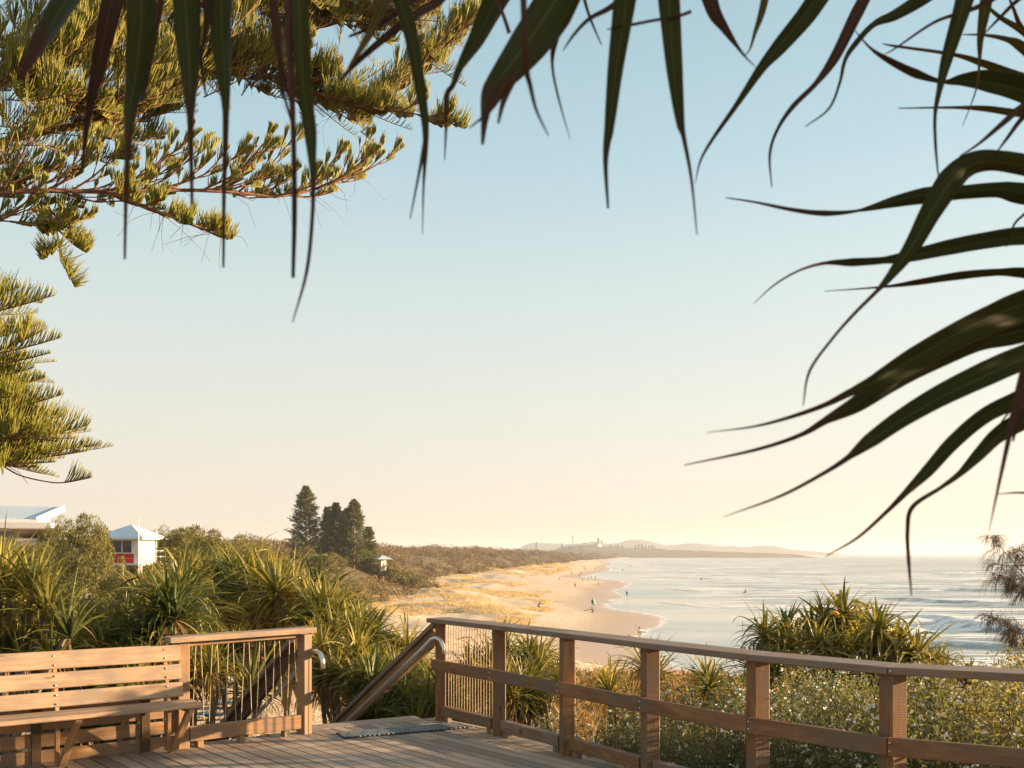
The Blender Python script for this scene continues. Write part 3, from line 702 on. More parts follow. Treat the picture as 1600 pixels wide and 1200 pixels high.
# ------------------------------------------------------------ strap leaves and rosettes
def ribbon(pts, wid, nrm, keel=.22):
    "V-section leaf; returns verts, quads (local)"
    n = len(pts); V = np.zeros((n * 3, 3)); Q = []
    pts = np.asarray(pts, float)
    for i in range(n):
        t = pts[min(i + 1, n - 1)] - pts[max(i - 1, 0)]; t /= (np.linalg.norm(t) + 1e-9)
        s = np.cross(t, nrm[i]); s /= (np.linalg.norm(s) + 1e-9); u = np.cross(s, t)
        V[i * 3] = pts[i] - s * wid[i] / 2; V[i * 3 + 1] = pts[i] - u * wid[i] * keel; V[i * 3 + 2] = pts[i] + s * wid[i] / 2
    for i in range(n - 1):
        a = i * 3; Q += [(a, a + 1, a + 4, a + 3), (a + 1, a + 2, a + 5, a + 4)]
    return V, np.array(Q)
class Acc:
    def __init__(s): s.V = []; s.Q = []; s.m = []; s.n = 0
    def add(s, V, Q, mi=0):
        s.V.append(V); s.Q.append(Q + s.n); s.m.append(np.full(len(Q), mi)); s.n += len(V)
    def mesh(s, name, mats, smooth=False):
        return npmesh(name, np.concatenate(s.V), np.concatenate(s.Q), mats, midx=np.concatenate(s.m), smooth=smooth)

def rosette(seed, nleaf=52, L=.85, W=.042, dead=12, kink=.3, spread=1.0, segs=8):
    r = np.random.default_rng(seed); A = Acc()
    for i in range(nleaf + dead):
        isd = i >= nleaf; f = i / nleaf if not isd else 1
        az = i * 2.39996 + r.uniform(-.25, .25)
        el = math.radians(84 - 92 * spread * f ** .8 + r.uniform(-11, 11)) if not isd else math.radians(r.uniform(-60, -15))
        ln = L * (r.uniform(.6, 1.05) if f > .12 else r.uniform(.45, .8)) * (.75 if isd else 1)
        wd = W * r.uniform(.75, 1.2) * (.7 if isd else 1)
        droop = r.uniform(.5, 1.7) * (1 if f > .25 else .35) + (.8 if isd else 0)
        kp = r.integers(3, segs - 1) if (r.random() < kink) else -1
        p = np.array([math.cos(az) * .03, math.sin(az) * .03, -.10 * f]); pts = [p.copy()]; e = el; a = az
        tw = r.uniform(-.5, .5)
        for k in range(segs):
            e -= droop / segs * (k / segs * 1.8); 
            if k == kp: e -= r.uniform(.5, 1.4)
            e = max(e, -1.5); a += r.uniform(-.04, .04)
            p = p + ln / segs * np.array([math.cos(a) * math.cos(e), math.sin(a) * math.cos(e), math.sin(e)]); pts.append(p.copy())
        prof = np.interp(np.linspace(0, 1, segs + 1), [0, .12, .45, .75, .9, 1], [.7, 1, .9, .5, .2, .03])
        nr = []
        for k in range(segs + 1):
            q = tw * k / segs
            up = np.array([-math.cos(a) * math.sin(el), -math.sin(a) * math.sin(el), math.cos(el)]); sd = np.array([-math.sin(a), math.cos(a), 0])
            nr.append(up * math.cos(q) + sd * math.sin(q))
        V, Q = ribbon(pts, wd * prof, nr, .24); A.add(V, Q, 1 if isd else 0)
    return A
ROS = [rosette(s, 60, .85, .048, 14).mesh('leaf_rosette', [M['pand'], M['pandy']]) for s in range(5)]
ROSY = [rosette(50 + s, 46, .80, .04, 22, .45, .9).mesh('leaf_rosette', [M['pand'], M['pandy']]) for s in range(2)]
BROAD = [rosette(70 + s, 58, .84, .064, 18, .6, 1.22).mesh('leaf_rosette', [M['pand'], M['pandy']]) for s in range(3)]
SUNROS = [rosette(120 + s, 58, .88, .048, 14, .35).mesh('leaf_rosette', [M['pandg'], M['pandy']]) for s in range(3)]
STIFF = [rosette(90 + s, 44, .9, .036, 4, .1, .62).mesh('leaf_rosette', [M['pand'], M['pandy']]) for s in range(2)]

def pandanus(pos, heads, label, group, scale=1.0, pool=ROS, rnd=R):
    "heads: list of world points of the leaf heads"
    root = empty('pandanus_bush', pos, label=label, cat='pandanus', group=group)
    st = MB(); b = Vector(pos); hub = Vector((0, 0, .15))
    for h in heads:
        v = Vector(h) - b; mid = hub.lerp(v, .5) + Vector((rnd.uniform(-.12, .12), rnd.uniform(-.12, .12), -.08))
        st.tube([Vector((0, 0, -.4)), hub, mid, v - Vector((0, 0, .02))], .06 * scale, 7, .035 * scale)
    st.build('stem', M['barkg'], root)
    for h in heads:
        o = link('leaf_rosette', rnd.choice(pool), root, Vector(h) - b)
        s = scale * rnd.uniform(.85, 1.15)
        lean = (Vector(h) - b); 
        o.rotation_euler = (rnd.uniform(-.28, .28) - lean.y * .12, rnd.uniform(-.28, .28) + lean.x * .12, rnd.uniform(0, 6.28)); o.scale = (s, s, s)
    return root

# ------------------------------------------------------------ leafy crowns
def leafquads(C, Nn, size, r, asp=.45):
    "C centres (n,3); returns V,Q: one pointed 4-vert leaf each"
    n = len(C); t = r.normal(size=(n, 3)); t = t * .8 + Nn; t /= np.linalg.norm(t, axis=1)[:, None] + 1e-9
    s = np.cross(t, r.normal(size=(n, 3))); s /= np.linalg.norm(s, axis=1)[:, None] + 1e-9
    sz = size * r.uniform(.6, 1.3, n)[:, None]
    a = C; b = C + t * sz * .5 + s * sz * asp * .5; c = C + t * sz; d = C + t * sz * .5 - s * sz * asp * .5
    V = np.stack([a, b, c, d], 1).reshape(-1, 3); Q = np.arange(n * 4).reshape(n, 4); return V, Q
def clumps(r, n, rad, hgt, flat=.6, base=.0):
    "centres of foliage clumps on and inside a dome"
    a = r.uniform(0, 2 * math.pi, n); u = r.uniform(0, 1, n) ** .5; el = r.uniform(-.1, 1, n)
    rr_ = rad * np.sqrt(np.clip(1 - (np.clip(el, 0, 1)) ** 2, 0, 1)) * (u * .35 + .65) 
    return np.stack([np.cos(a) * rr_, np.sin(a) * rr_, base + el * hgt * (u * .25 + .75)], 1)
def bushmesh(name, seed, rad, hgt, ncl, nl, cr, leaf, mat, base=0., asp=.45):
    r = np.random.default_rng(seed); c = clumps(r, ncl, rad, hgt, base=base); c += r.normal(size=c.shape) * cr * .3
    rs = cr * r.uniform(.6, 1.3, ncl)
    k = np.repeat(np.arange(ncl), nl); d = r.normal(size=(len(k), 3)); d /= np.linalg.norm(d, axis=1)[:, None]
    rad_ = r.uniform(.45, 1.0, len(k)) ** .6
    C = c[k] + d * (rs[k] * rad_)[:, None] * np.array([1, 1, .75]); C[:, 2] = np.maximum(C[:, 2], .02)
    V, Q = leafquads(C, d * 1.1 + np.array([0, 0, .35]), leaf, r, asp)
    return npmesh(name, V, Q, mat)
def bush(name, pos, me, label, cat, group, s=1.0, sz=1.0, stem=None, rz=None, part='crown'):
    root = empty(name, pos, R.uniform(0, 6.28) if rz is None else rz, label, cat, group)
    o = link(part, me, root); o.scale = (s, s, s * sz)
    if stem: so_ = link('trunk' if name.endswith('tree') else 'stems', stem, root); so_.scale = (s, s, s * sz)
    return root
def stemmesh(name, seed, n, rad, h, r0, mat):
    m_ = MB(); q = random.Random(seed)
    for i in range(n):
        a = q.uniform(0, 6.28); e = Vector((math.cos(a) * rad * q.uniform(.3, .8), math.sin(a) * rad * q.uniform(.3, .8), h * q.uniform(.6, .9)))
        m_.tube([Vector((0, 0, -.25 * h)), e * .3 + Vector((0, 0, .1 * h)), e * .65 + Vector((q.uniform(-.1, .1) * rad, 0, 0)), e], r0, 5, r0 * .35)
    o = m_.build(name, mat); me = o.data; bpy.data.objects.remove(o); return me

# ---- pandanus thicket on the left, heads from far to near
def topline(px):
    return float(np.interp(px, [-150, 0, 40, 90, 120, 160, 215, 255, 300, 350, 420, 455, 500, 560, 600, 640, 690, 740, 800], [830, 826, 850, 890, 915, 925, 890, 850, 838, 842, 838, 846, 872, 915, 950, 990, 1040, 1090, 1150]))
lab = ['tall', 'broad', 'leaning', 'bushy', 'ragged', 'low', 'dense', 'open']
RP = random.Random(11)
def thick(px, d, nheads, dy0, dy1, scale, lbl, spread=1.0, pool=ROS, grp='pandanus bushes massed left of the beach stairs'):
    hs = []; base = Vector(((px - 800) * d / F, d, 0)); base.z = Lz(base.x, base.y) + .02
    for i in range(nheads):
        q = px + RP.uniform(-1, 1) * spread * 900 / d; dd = d + RP.uniform(-.8, .8) * spread
        y = topline(q) + RP.uniform(dy0, dy1) + .62 * scale * F / dd
        p = P(q, y, dd); p.z = max(p.z, base.z + .35); hs.append(p)
    return pandanus(base, hs, lbl, grp, scale, pool, RP)
T1 = [(-120, 19, 'behind the far left bushes'), (300, 21, 'topmost below the banksia crown right of the lifeguard tower'), (365, 22, 'under the sky left of the far pine group'),
      (425, 21, 'directly left of the tall far pines'), (20, 18, 'below the white building at the left edge'), (245, 19, 'just right of the lifeguard tower'),
      (335, 18, 'golden crowned in the middle of the thicket'), (400, 17.5, 'in front of the golden crowned one'), (450, 16.5, 'below the far pines')]
for px, d, w_ in T1: thick(px, d, 9, -4, 60, 1.30, RP.choice(lab) + ' pandanus bush ' + w_, .9, SUNROS + ROS[:1])
for px, d, w_ in [(480, 15.5, 'with yellow tips on the right shoulder of the thicket'), (525, 14.5, 'low on the right shoulder beside the open sand'), (570, 13.5, 'beside the sand left of the stair handrail'), (60, 14.5, 'tall with long leaves near the left edge'),
                  (-60, 13, 'at the left edge of the picture'), (110, 15, 'left of the lifeguard tower stilts'), (190, 15.5, 'under the lifeguard tower'), (270, 15, 'shaded below the golden crowned bush')]:
    thick(px, d, 10, 0, 110 if px < 300 else 75, 1.05, RP.choice(lab) + ' pandanus bush ' + w_, .85, SUNROS + ROS[:2] if px > 200 else ROS)
for px, d, w_ in [(0, 10.6, 'with upright leaves behind the left end of the bench'), (90, 10.8, 'with dead hanging leaves behind the bench'), (175, 11.2, 'dark and shaded behind the middle of the bench'),
                  (235, 10.9, 'spreading over the right end of the bench')]:
    thick(px, d, 13, 0, 130, .92, RP.choice(lab) + ' pandanus bush ' + w_, .75, ROSY if px < 120 else ROS)
hs = [P(x, y, 9.6) for x, y in ((15, 925), (70, 950), (105, 985), (-30, 930), (-10, 970), (40, 990), (10, 1010), (80, 1020), (-40, 900), (0, 905), (50, 915), (-20, 1000), (30, 1030))]
pandanus(Vector((-5.2, 9.7, Lz(-5.2, 9.7))), hs, 'pandanus with stiff upright leaves rising highest at the left edge', 'pandanus bushes massed left of the beach stairs', .8, STIFF, RP)
for i, (px, py, d) in enumerate([(330, 1045, 10.8), (372, 1010, 13), (430, 985, 19), (300, 1010, 12.5)]):
    p = P(px, py, d); b = Vector((p.x, p.y, Lz(p.x, p.y))); p.z = max(p.z, b.z + .4)
    pandanus(b, [p, p + Vector((.35, .3, -.25)), p + Vector((-.3, .25, -.1))], ['small pandanus seen through the wires of the short fence, left half', 'pandanus behind the dark stair side board', 'shaded pandanus seen behind the right wires of the short fence', 'pandanus just behind the left post of the short fence'][i], 'young pandanus around the stairs', .8, ROS, RP)
# right of the stairs
g_ = 'pandanus bushes filling the gap right of the stair handrail'
for i, (px, py, d, n) in enumerate([(540, 1030, 12.6, 5), (600, 1000, 13.2, 6), (640, 1040, 12.4, 5), (560, 1070, 12.0, 5), (620, 1090, 11.6, 6), (670, 1090, 11.2, 5), (700, 1060, 11.6, 4), (650, 1120, 10.9, 5), (580, 1110, 11.4, 5), (730, 1100, 10.8, 3)]):
    p = P(px, py, d); b = Vector((p.x, p.y, Lz(p.x, p.y)))
    hs = []
    for k in range(n):
        q = P(px + RP.uniform(-42, 42), max(py + RP.uniform(-28, 45), topline(px) + 56), d + RP.uniform(-.35, .5)); q.z = max(q.z, b.z + .3)
        t_ = (q - P0).dot(sd_); sidew = (q.xy - P0.xy).dot(Vector((sd_.y, -sd_.x)))
        if sidew < .4 and t_ < 2.6: q += Vector((sd_.y, -sd_.x, 0)) * (.4 - sidew)
        hs.append(q)
    pandanus(b, hs, ['pandanus seen just past the grab rail loop of the left fence post', 'tallest pandanus above the stair handrail', 'yellow tipped pandanus beside the top of the handrail', 'pandanus above the lower half of the handrail', 'dark pandanus under the middle of the handrail', 'shaded pandanus left of the first right fence post', 'pandanus touching the first right fence post', 'low shaded pandanus above the deck edge mat', 'low pandanus where the handrail meets the deck', 'pandanus behind the wire laced bay of the right fence'][i], g_, .74, SUNROS[:2] + ROS[:2] if i in (1, 2, 0, 9) else ROS, RP)
# sunlit clumps beyond the right fence, the sun's gold put into their leaf colour
for i, (px, py, d, n, s_) in enumerate([(760, 1030, 10.8, 4, .62), (815, 1022, 11.0, 5, .7), (860, 1035, 11.2, 4, .62), (835, 1070, 10.2, 4, .6), (975, 1052, 11.0, 2, .6), (1040, 1040, 10.5, 2, .62), (1110, 1050, 10.2, 2, .5), (780, 1075, 10.2, 4, .6)]):
    p = P(px, py, d); b = Vector((p.x, p.y, Lz(p.x, p.y)))
    hs = [P(px + RP.uniform(-32, 32), py + RP.uniform(-6, 36), d + RP.uniform(-.4, .4)) for k in range(n)]
    pandanus(b, hs, ['golden pandanus behind the wire laced bay, reaching the top rail', 'golden pandanus filling the second bay of the right fence', 'golden pandanus left of the third post of the right fence', 'lower golden pandanus in the second bay of the right fence', 'dark leaved pandanus under the top rail in the third bay', 'pandanus right of the fourth post under the top rail', 'small pandanus under the top rail left of the fifth post', 'pandanus low behind the second post of the right fence'][i], 'sunlit pandanus just beyond the right fence', s_, SUNROS + ROSY[:1], RP)
# big clump on the right, against the sea
for i, (cx, cy, d, hs_) in enumerate([(1215, 985, 13.5, [(1195, 965), (1235, 985), (1200, 1010), (1250, 1020), (1228, 958), (1180, 1020), (1222, 1035)]), (1310, 960, 13.8, [(1290, 945), (1318, 932), (1345, 960), (1280, 985), (1330, 1000), (1300, 1020), (1355, 1015), (1310, 970), (1270, 960), (1320, 1035), (1345, 985)]),
                                      (1385, 985, 13.4, [(1372, 958), (1398, 985), (1370, 1000), (1410, 1015), (1390, 1035), (1360, 1030)]), (1450, 1010, 13.0, [(1432, 998), (1462, 1012), (1440, 1030), (1475, 1035), (1450, 1045)]), (1515, 1050, 12.2, [(1512, 1032), (1525, 1050)]), (1575, 1060, 12.0, [(1570, 1055), (1590, 1050)])]):
    b = P(cx, cy, d); b.z = Lz(b.x, b.y)
    hs = [P(x, y + 22, d + RP.uniform(-.5, .5)) for x, y in hs_]
    pandanus(b, hs, ['left hand bush of the pandanus clump standing before the sea', 'tallest pandanus of the clump standing before the sea', 'pandanus with brown dead leaves in the clump before the sea', 'right hand bush of the pandanus clump before the sea', 'small lone pandanus above the right top rail', 'small pandanus at the right edge below the casuarina'][i], 'pandanus bushes against the sea', .80 if i < 4 else .5, BROAD, RP)
fr_ = MB()
for k in range(14):
    a = k * 2.4; rr2 = .05 * math.sqrt(k / 14); fr_.sphere((math.cos(a) * rr2, math.sin(a) * rr2, -.01 + .03 * (1 - k / 14)), .022, 6)
o = fr_.build('pandanus_fruit', plain('orange_fruit', (.75, .34, .03), .5, 0, 20), smooth=True); o.location = P(1303, 958, 12.9)
tag(o, 'orange knobbly fruit among the leaves of the tallest right pandanus', 'fruit')

# ---- white flowering shrubs behind the right fence
def shrubmesh(seed, rad=.55, hgt=1.9, nst=250):
    r = np.random.default_rng(seed); A = Acc(); F_ = Acc()
    # upright flowering stems spread over a mound
    for i in range(nst):
        a = r.uniform(0, 6.283); u = math.sqrt(r.uniform(0, 1)); tip = np.array([math.cos(a) * rad * u, math.sin(a) * rad * u, hgt * (1 - .55 * u * u) * r.uniform(.72, 1.08)])
        basep = tip * np.array([.6, .6, .35]); n = 56
        t = r.uniform(.1, 1, n) ** .7; C = basep + (tip - basep) * t[:, None] + r.normal(size=(n, 3)) * .018
        d = r.normal(size=(n, 3)); d[:, 2] = np.abs(d[:, 2]) * .6 + .3; d /= np.linalg.norm(d, axis=1)[:, None]
        V, Q = leafquads(C, d * 1.6, .038, r, .42); A.add(V, Q)
        if r.random() < .36:
            m = r.integers(4, 9); C = tip + r.normal(size=(m, 3)) * np.array([.009, .009, .006]) + np.array([0, 0, .012])
            V, Q = leafquads(C, r.normal(size=(m, 3)) * .5 + np.array([0, 0, .4]), .021, r, .85); A.add(V, Q, 1)
    return A.mesh('crown', [M['shrubg' if seed in (1, 3) else 'shrub'], M['flower']]), None
SH = [shrubmesh(s) for s in range(4)]
SHS = [stemmesh('stems', 30 + s, 12, .5, 1.9, .012, M['twig']) for s in range(2)]
sites = []
rs_ = random.Random(4)
def fence_y(x): 
    for a, b in zip(pr[:-1], pr[1:]):
        if a.x <= x <= b.x: return a.y + (b.y - a.y) * (x - a.x) / (b.x - a.x)
    return None
row = 0
for dd in (.55, 1.15, 1.85, 2.6, 3.4):
    s_ = 0.0
    while True:
        # walk along the fence line
        acc = 0; pos = None
        for a, b in zip(pr[:-1], pr[1:]):
            l_ = (b - a).length
            if acc + l_ >= s_:
                t_ = (b - a).normalized(); n_ = Vector((-t_.y, t_.x, 0)); n_ = n_ if n_.x > 0 else -n_
                pos = a + t_ * (s_ - acc) + n_ * dd; break
            acc += l_
        if pos is None: break
        if s_ > .75 or dd > 9: sites.append((pos.x + rs_.uniform(-.15, .15), pos.y + rs_.uniform(-.15, .15), row))
        s_ += .62 + .08 * row
    row += 1
wh = ['nearest the rails', 'second rank', 'middle rank', 'fourth rank', 'outermost rank']
cnt = 0; SHR = {}
for x, y, k in sites:
    px = 800 + x * F / y
    if px < 770 or px > 1760: continue
    z = Lz(x, y)
    ytop = float(np.interp(px, [770, 860, 930, 1000, 1100, 1200, 1300, 1450, 1700], [1120, 1105, 1062, 1050, 1048, 1034, 1030, 1046, 1040])) + (3 - k) * rs_.choice([2, 10, 24]) + rs_.choice([-14, -4, 8, 26]) - (6 if k > 2 else 0)
    ztop = CAMH - (ytop - HOR) * y / F
    ztop = min(ztop, .90 if k else .62)
    if 8.3 < y < 10.2: ztop = min(ztop, .125 * (x + 1.6))
    h = max(.35, ztop - z); me, fl_ = SH[rs_.choice([1, 3, 0]) if k > 1 else rs_.choice([0, 2, 2, 1])]; s = rs_.uniform(.95, 1.25)
    root = empty('flowering_shrub', (x, y, z), rs_.uniform(0, 6.28), 'shrub', 'shrub', 'white flowering shrubs beyond the right fence')
    bays = ['wire laced bay', 'second bay', 'third bay', 'fourth bay', 'fifth bay', 'last bay']; bx = [800 + q.x * F / q.y for q in pr[1:6]]
    SHR.setdefault((sum(px > v for v in bx), k), []).append((px, root))
    for nm, mm in (('crown', me), ('stems', SHS[cnt % 2])):
        o = link(nm, mm, root); o.scale = (s, s, h / 1.9)
    cnt += 1
ordn = ['leftmost', 'second from left', 'third from left', 'fourth from left', 'fifth from left', 'sixth from left', 'seventh from left', 'eighth from left']
for (bi, k), l_ in SHR.items():
    for j, (_, root) in enumerate(sorted(l_, key=lambda t: t[0])):
        root['label'] = '%swhite flowered shrub beyond the %s, %s' % (ordn[min(j, 7)] + ' ' if len(l_) > 1 else '', bays[min(bi, 5)], wh[k])
for i, (px, py, d, h) in enumerate([(1576, 1012, 10.6, 1.7), (1600, 1000, 10.2, 1.7), (1236, 1030, 11.6, 1.2), (1290, 1040, 11.2, 1.1), (1340, 1046, 10.8, 1.1)]):
    p = P(px, py, d); z = Lz(p.x, p.y); root = empty('flowering_shrub', (p.x, p.y, z), i, ['tall golden flowering shrub at the right edge above the top rail', 'tall pale shrub cut by the right edge of the picture', 'flowering shrub whose cream tips poke above the rail left of the pandanus', 'flowering shrub with tips showing under the tallest pandanus', 'flowering shrub with tips above the rail below the pandanus clump'][i], 'shrub', 'taller flowering shrubs')
    me, fl_ = SH[(1, 3)[i % 2]]
    for nm, mm in (('crown', me), ('stems', SHS[0])):
        o = link(nm, mm, root); o.scale = (.8, .8, (p.z - z) / 1.9)

# ---- banksia-like trees behind the thicket
BT = [bushmesh('crown', 200 + s, 2.6, 3.0, 95, 260, .60, .15, M['btree'], 1.0, .35) for s in range(3)]
BTS = stemmesh('trunk', 77, 7, 2.4, 3.8, .13, M['barkg'])
for i, (px, py, d, s, l) in enumerate([(134, 815, 46, .56, 'round golden green tree left of the lifeguard tower'), (88, 822, 55, .5, 'dark tree beside the small solar roof'), (290, 827, 60, .8, 'broad brown green tree right of the lifeguard tower'),
                                       (345, 838, 56, .85, 'lower tree sloping down right of the broad one'), (248, 834, 74, .7, 'dark tree just behind the tower roof edge'), (172, 834, 74, .7, 'tree peeking over the left side of the tower roof'), (196, 897, 42, .5, 'golden bush in front of the tower stilts'),
                                       (400, 853, 60, .7, 'bush on the skyline left of the far pines'), (56, 852, 50, .5, 'bush below the white building'), (-20, 845, 60, 1.0, 'bush at the left edge below the building'), (243, 888, 50, .5, 'golden bush right of the tower stilts')]):
    p = P(px, py, d); z = Lz(p.x, p.y) - .3; h = p.z - z
    bush('banksia_tree', (p.x, p.y, z), BT[i % 3], l, 'tree', 'trees around the lifeguard tower', s, h / (4.0 * s), BTS)

# ---- scrub on the dunes: bushes near enough to count, the rest one mass
CB = [bushmesh('crown', 300 + s, 3.4, 2.6, 46, 110, .85, .42, M['coast'], .2, .4) for s in range(3)]
CBS = stemmesh('stems', 79, 8, 2.6, 2.4, .09, M['barkg'])
for i, (px, py, d, s, l) in enumerate([(560, 905, 265, 1.5, 'dark green coastal bush left in the row at the foot of the dunes'), (600, 905, 262, 1.6, 'coastal bush in the middle of the row at the foot of the dunes'), (632, 906, 268, 1.3, 'olive coastal bush at the right end of the row on the dunes'), (520, 898, 250, 1.0, 'coastal bush below the far pines'),
                                       (575, 893, 285, 1.5, 'coastal bush just below the small white shelter'), (540, 884, 300, 1.2, 'coastal bush right of the pine trunks'), (650, 900, 300, 1.0, 'small coastal bush where the dunes turn away'), (475, 895, 240, 1.0, 'coastal bush left below the far pines'), (500, 905, 225, 1.3, 'coastal bush behind the yellow pandanus tips')]):
    p = P(px, py, d); z = Lz(p.x, p.y) - .3
    bush('coastal_bush', (p.x, p.y, z), CB[i % 3], l, 'bush', 'bushes at the foot of the dunes', s, 1.0, CBS)
n = 4200
Yc = 150 * (2600 / 150) ** rng.uniform(0, 1, n); qx = rng.uniform(0, 1, n) ** 1.2
toeX = np.interp(Yc, [t[1] for t in toe], [t[0] for t in toe])
Xc = toeX + 4 - qx * (44 + Yc * .16)
z_, s_, q_, k_ = land(Xc, Yc); ok = (q_ > -4.0) & (Xc > -.5 * Yc)
Xc, Yc, z_, q_ = Xc[ok], Yc[ok], z_[ok], q_[ok]; m = len(Xc)
rad = rng.uniform(1.2, 3.3, m) * np.clip(.7 + q_ / 40, .6, 1.15) * (1 + Yc / 3500) * (.6 + fbm(Xc / 22, Yc / 30, 3, 77)); nl = 90
rad = np.where((Xc > -66) & (Xc < -30) & (Yc > 170) & (Yc < 262), rad * .72, rad)
z_ = z_ + (fbm(Xc / 22, Yc / 45, 3, 55) - .5) * 12 * smooth(q_ / 25)
k = np.repeat(np.arange(m), nl); d = rng.normal(size=(len(k), 3)); d[:, 2] = np.abs(d[:, 2]) * .9 - .1; d /= np.linalg.norm(d, axis=1)[:, None]
C = np.stack([Xc[k], Yc[k], z_[k]], 1) + d * (rad[k] * rng.uniform(.6, 1.08, len(k)))[:, None] * np.array([1.15, 1.15, .95])
V, Q = leafquads(C, d * 1.2, 1, rng, .5)
c0 = V.reshape(-1, 4, 3)[:, :1]; V = (c0 + (V.reshape(-1, 4, 3) - c0) * (.32 + Yc[k] / 900)[:, None, None].clip(.4, 2.4)).reshape(-1, 3)
tag(link('dune_scrub', npmesh('dune_scrub', V, Q, M['scrub'])), 'brown green scrub massed over the dune ridge above the beach', kind='stuff')
# grass tufts on the foredune
n = 24000
Yc = 150 * (900 / 150) ** rng.uniform(0, 1, n); toeX = np.interp(Yc, [t[1] for t in toe], [t[0] for t in toe]); Xc = toeX + rng.uniform(-6, 46, n)
z_, s_, q_, k_ = land(Xc, Yc); pn = fbm(Xc / 11, Yc / 16, 3, 40)
ok = (s_ > 14) & (q_ < 4) & (q_ > -40) & (pn > .42 + .10 * smooth((-q_ - 4) / 30)) & (k_ > 45); Xc, Yc, z_ = Xc[ok], Yc[ok], z_[ok]
k = np.repeat(np.arange(len(Xc)), 9); C = np.stack([Xc[k], Yc[k], z_[k]], 1) + rng.normal(size=(len(k), 3)) * np.array([.35, .35, 0])
V, Q = leafquads(C, np.array([[0, 0, 2.0]]), 1, rng, .16)
c0 = V.reshape(-1, 4, 3)[:, :1]; V = (c0 + (V.reshape(-1, 4, 3) - c0) * (.35 + Yc[k] / 900)[:, None, None].clip(.3, 1.1)).reshape(-1, 3)
tag(link('dune_grass', npmesh('dune_grass', V, Q, M['grass'])), 'golden grass on the low hummocks between scrub and sand', kind='stuff')
# ground litter and low growth under the near bushes
n = 16000
Xc = rng.uniform(-12, 9, n); Yc = rng.uniform(5.5, 24, n); z_, s_, q_, k_ = land(Xc, Yc)
cl = np.exp(-(((Xc + 4.5) / 3.6) ** 2 + ((Yc - 17) / 5.5) ** 2)) + np.exp(-(((Xc + 2.8) / 1.6) ** 2 + ((Yc - 12) / 2.5) ** 2))
ok = (cl < .3) & (k_ < 22); Xc, Yc, z_ = Xc[ok], Yc[ok], z_[ok]; k = np.repeat(np.arange(len(Xc)), 5)
C = np.stack([Xc[k], Yc[k], z_[k]], 1) + rng.normal(size=(len(k), 3)) * np.array([.1, .1, .02])
V, Q = leafquads(C, np.array([[0, 0, .7]]), .22, rng, .14)
tag(link('ground_litter', npmesh('ground_litter', V, Q, [M['pandy']])), 'dry fallen leaves and low grass covering the ground under the bushes', kind='stuff')
# ------------------------------------------------------------ large norfolk pine, upper left
def catmull(pts, sub):
    pts = [np.array(p, float) for p in pts]; pts = [2 * pts[0] - pts[1]] + pts + [2 * pts[-1] - pts[-2]]; o = []
    for i in range(1, len(pts) - 2):
        a, b, c, d = pts[i - 1:i + 3]
        for k in range(sub):
            t = k / sub; o.append(.5 * (2 * b + (c - a) * t + (2 * a - 5 * b + 4 * c - d) * t * t + (3 * b - a - 3 * c + d) * t ** 3))
    o.append(pts[-2]); return np.array(o)
def cords(r, base, tdir, ln, wd, V_, Q_, n0, bend):
    "upright whip-like shoots; base (n,3), tdir (n,3) start direction, ln (n)"
    n = len(base); up = np.array([0, 0, 1.0]); seg = 3; pts = [base]; d = tdir.copy(); p = base
    for k in range(seg):
        d = d + up * bend[:, None] / seg; d /= np.linalg.norm(d, axis=1)[:, None]
        p = p + d * (ln / seg)[:, None]; pts.append(p)
    s = np.cross(tdir, r.normal(size=(n, 3))); s /= np.linalg.norm(s, axis=1)[:, None] + 1e-9
    s2 = np.cross(d, s); s2 /= np.linalg.norm(s2, axis=1)[:, None] + 1e-9
    wk = [1.0, 1.0, .85, .25]; rows = []
    for k in range(seg + 1):
        w = wd * wk[k]
        rows.append(np.stack([pts[k] + s * w[:, None] / 2, pts[k] - (s * .5 - s2 * .87) * w[:, None] / 2, pts[k] - (s * .5 + s2 * .87) * w[:, None] / 2], 1))
    V = np.stack(rows, 1).reshape(-1, 3)                       # n, seg+1, 3 verts
    q = []
    for k in range(seg):
        for j in range(3):
            j2 = (j + 1) % 3; q.append([k * 3 + j, k * 3 + j2, k * 3 + 3 + j2, k * 3 + 3 + j])
    Q = (np.arange(n) * 3 * (seg + 1))[:, None, None] + np.array(q)[None]
    V_.append(V); Q_.append(Q.reshape(-1, 4) + n0[0]); n0[0] += len(V)
rp = np.random.default_rng(12)
trunk = Vector((-6.6, 9.4, 0))
tz = Lz(trunk.x, trunk.y)
pine = empty('norfolk_pine', (trunk.x, trunk.y, tz), label='large norfolk pine whose branches reach in from the left above the bench', cat='tree')
wood_ = MB(); PV, PQ, pn0 = [], [], [0]
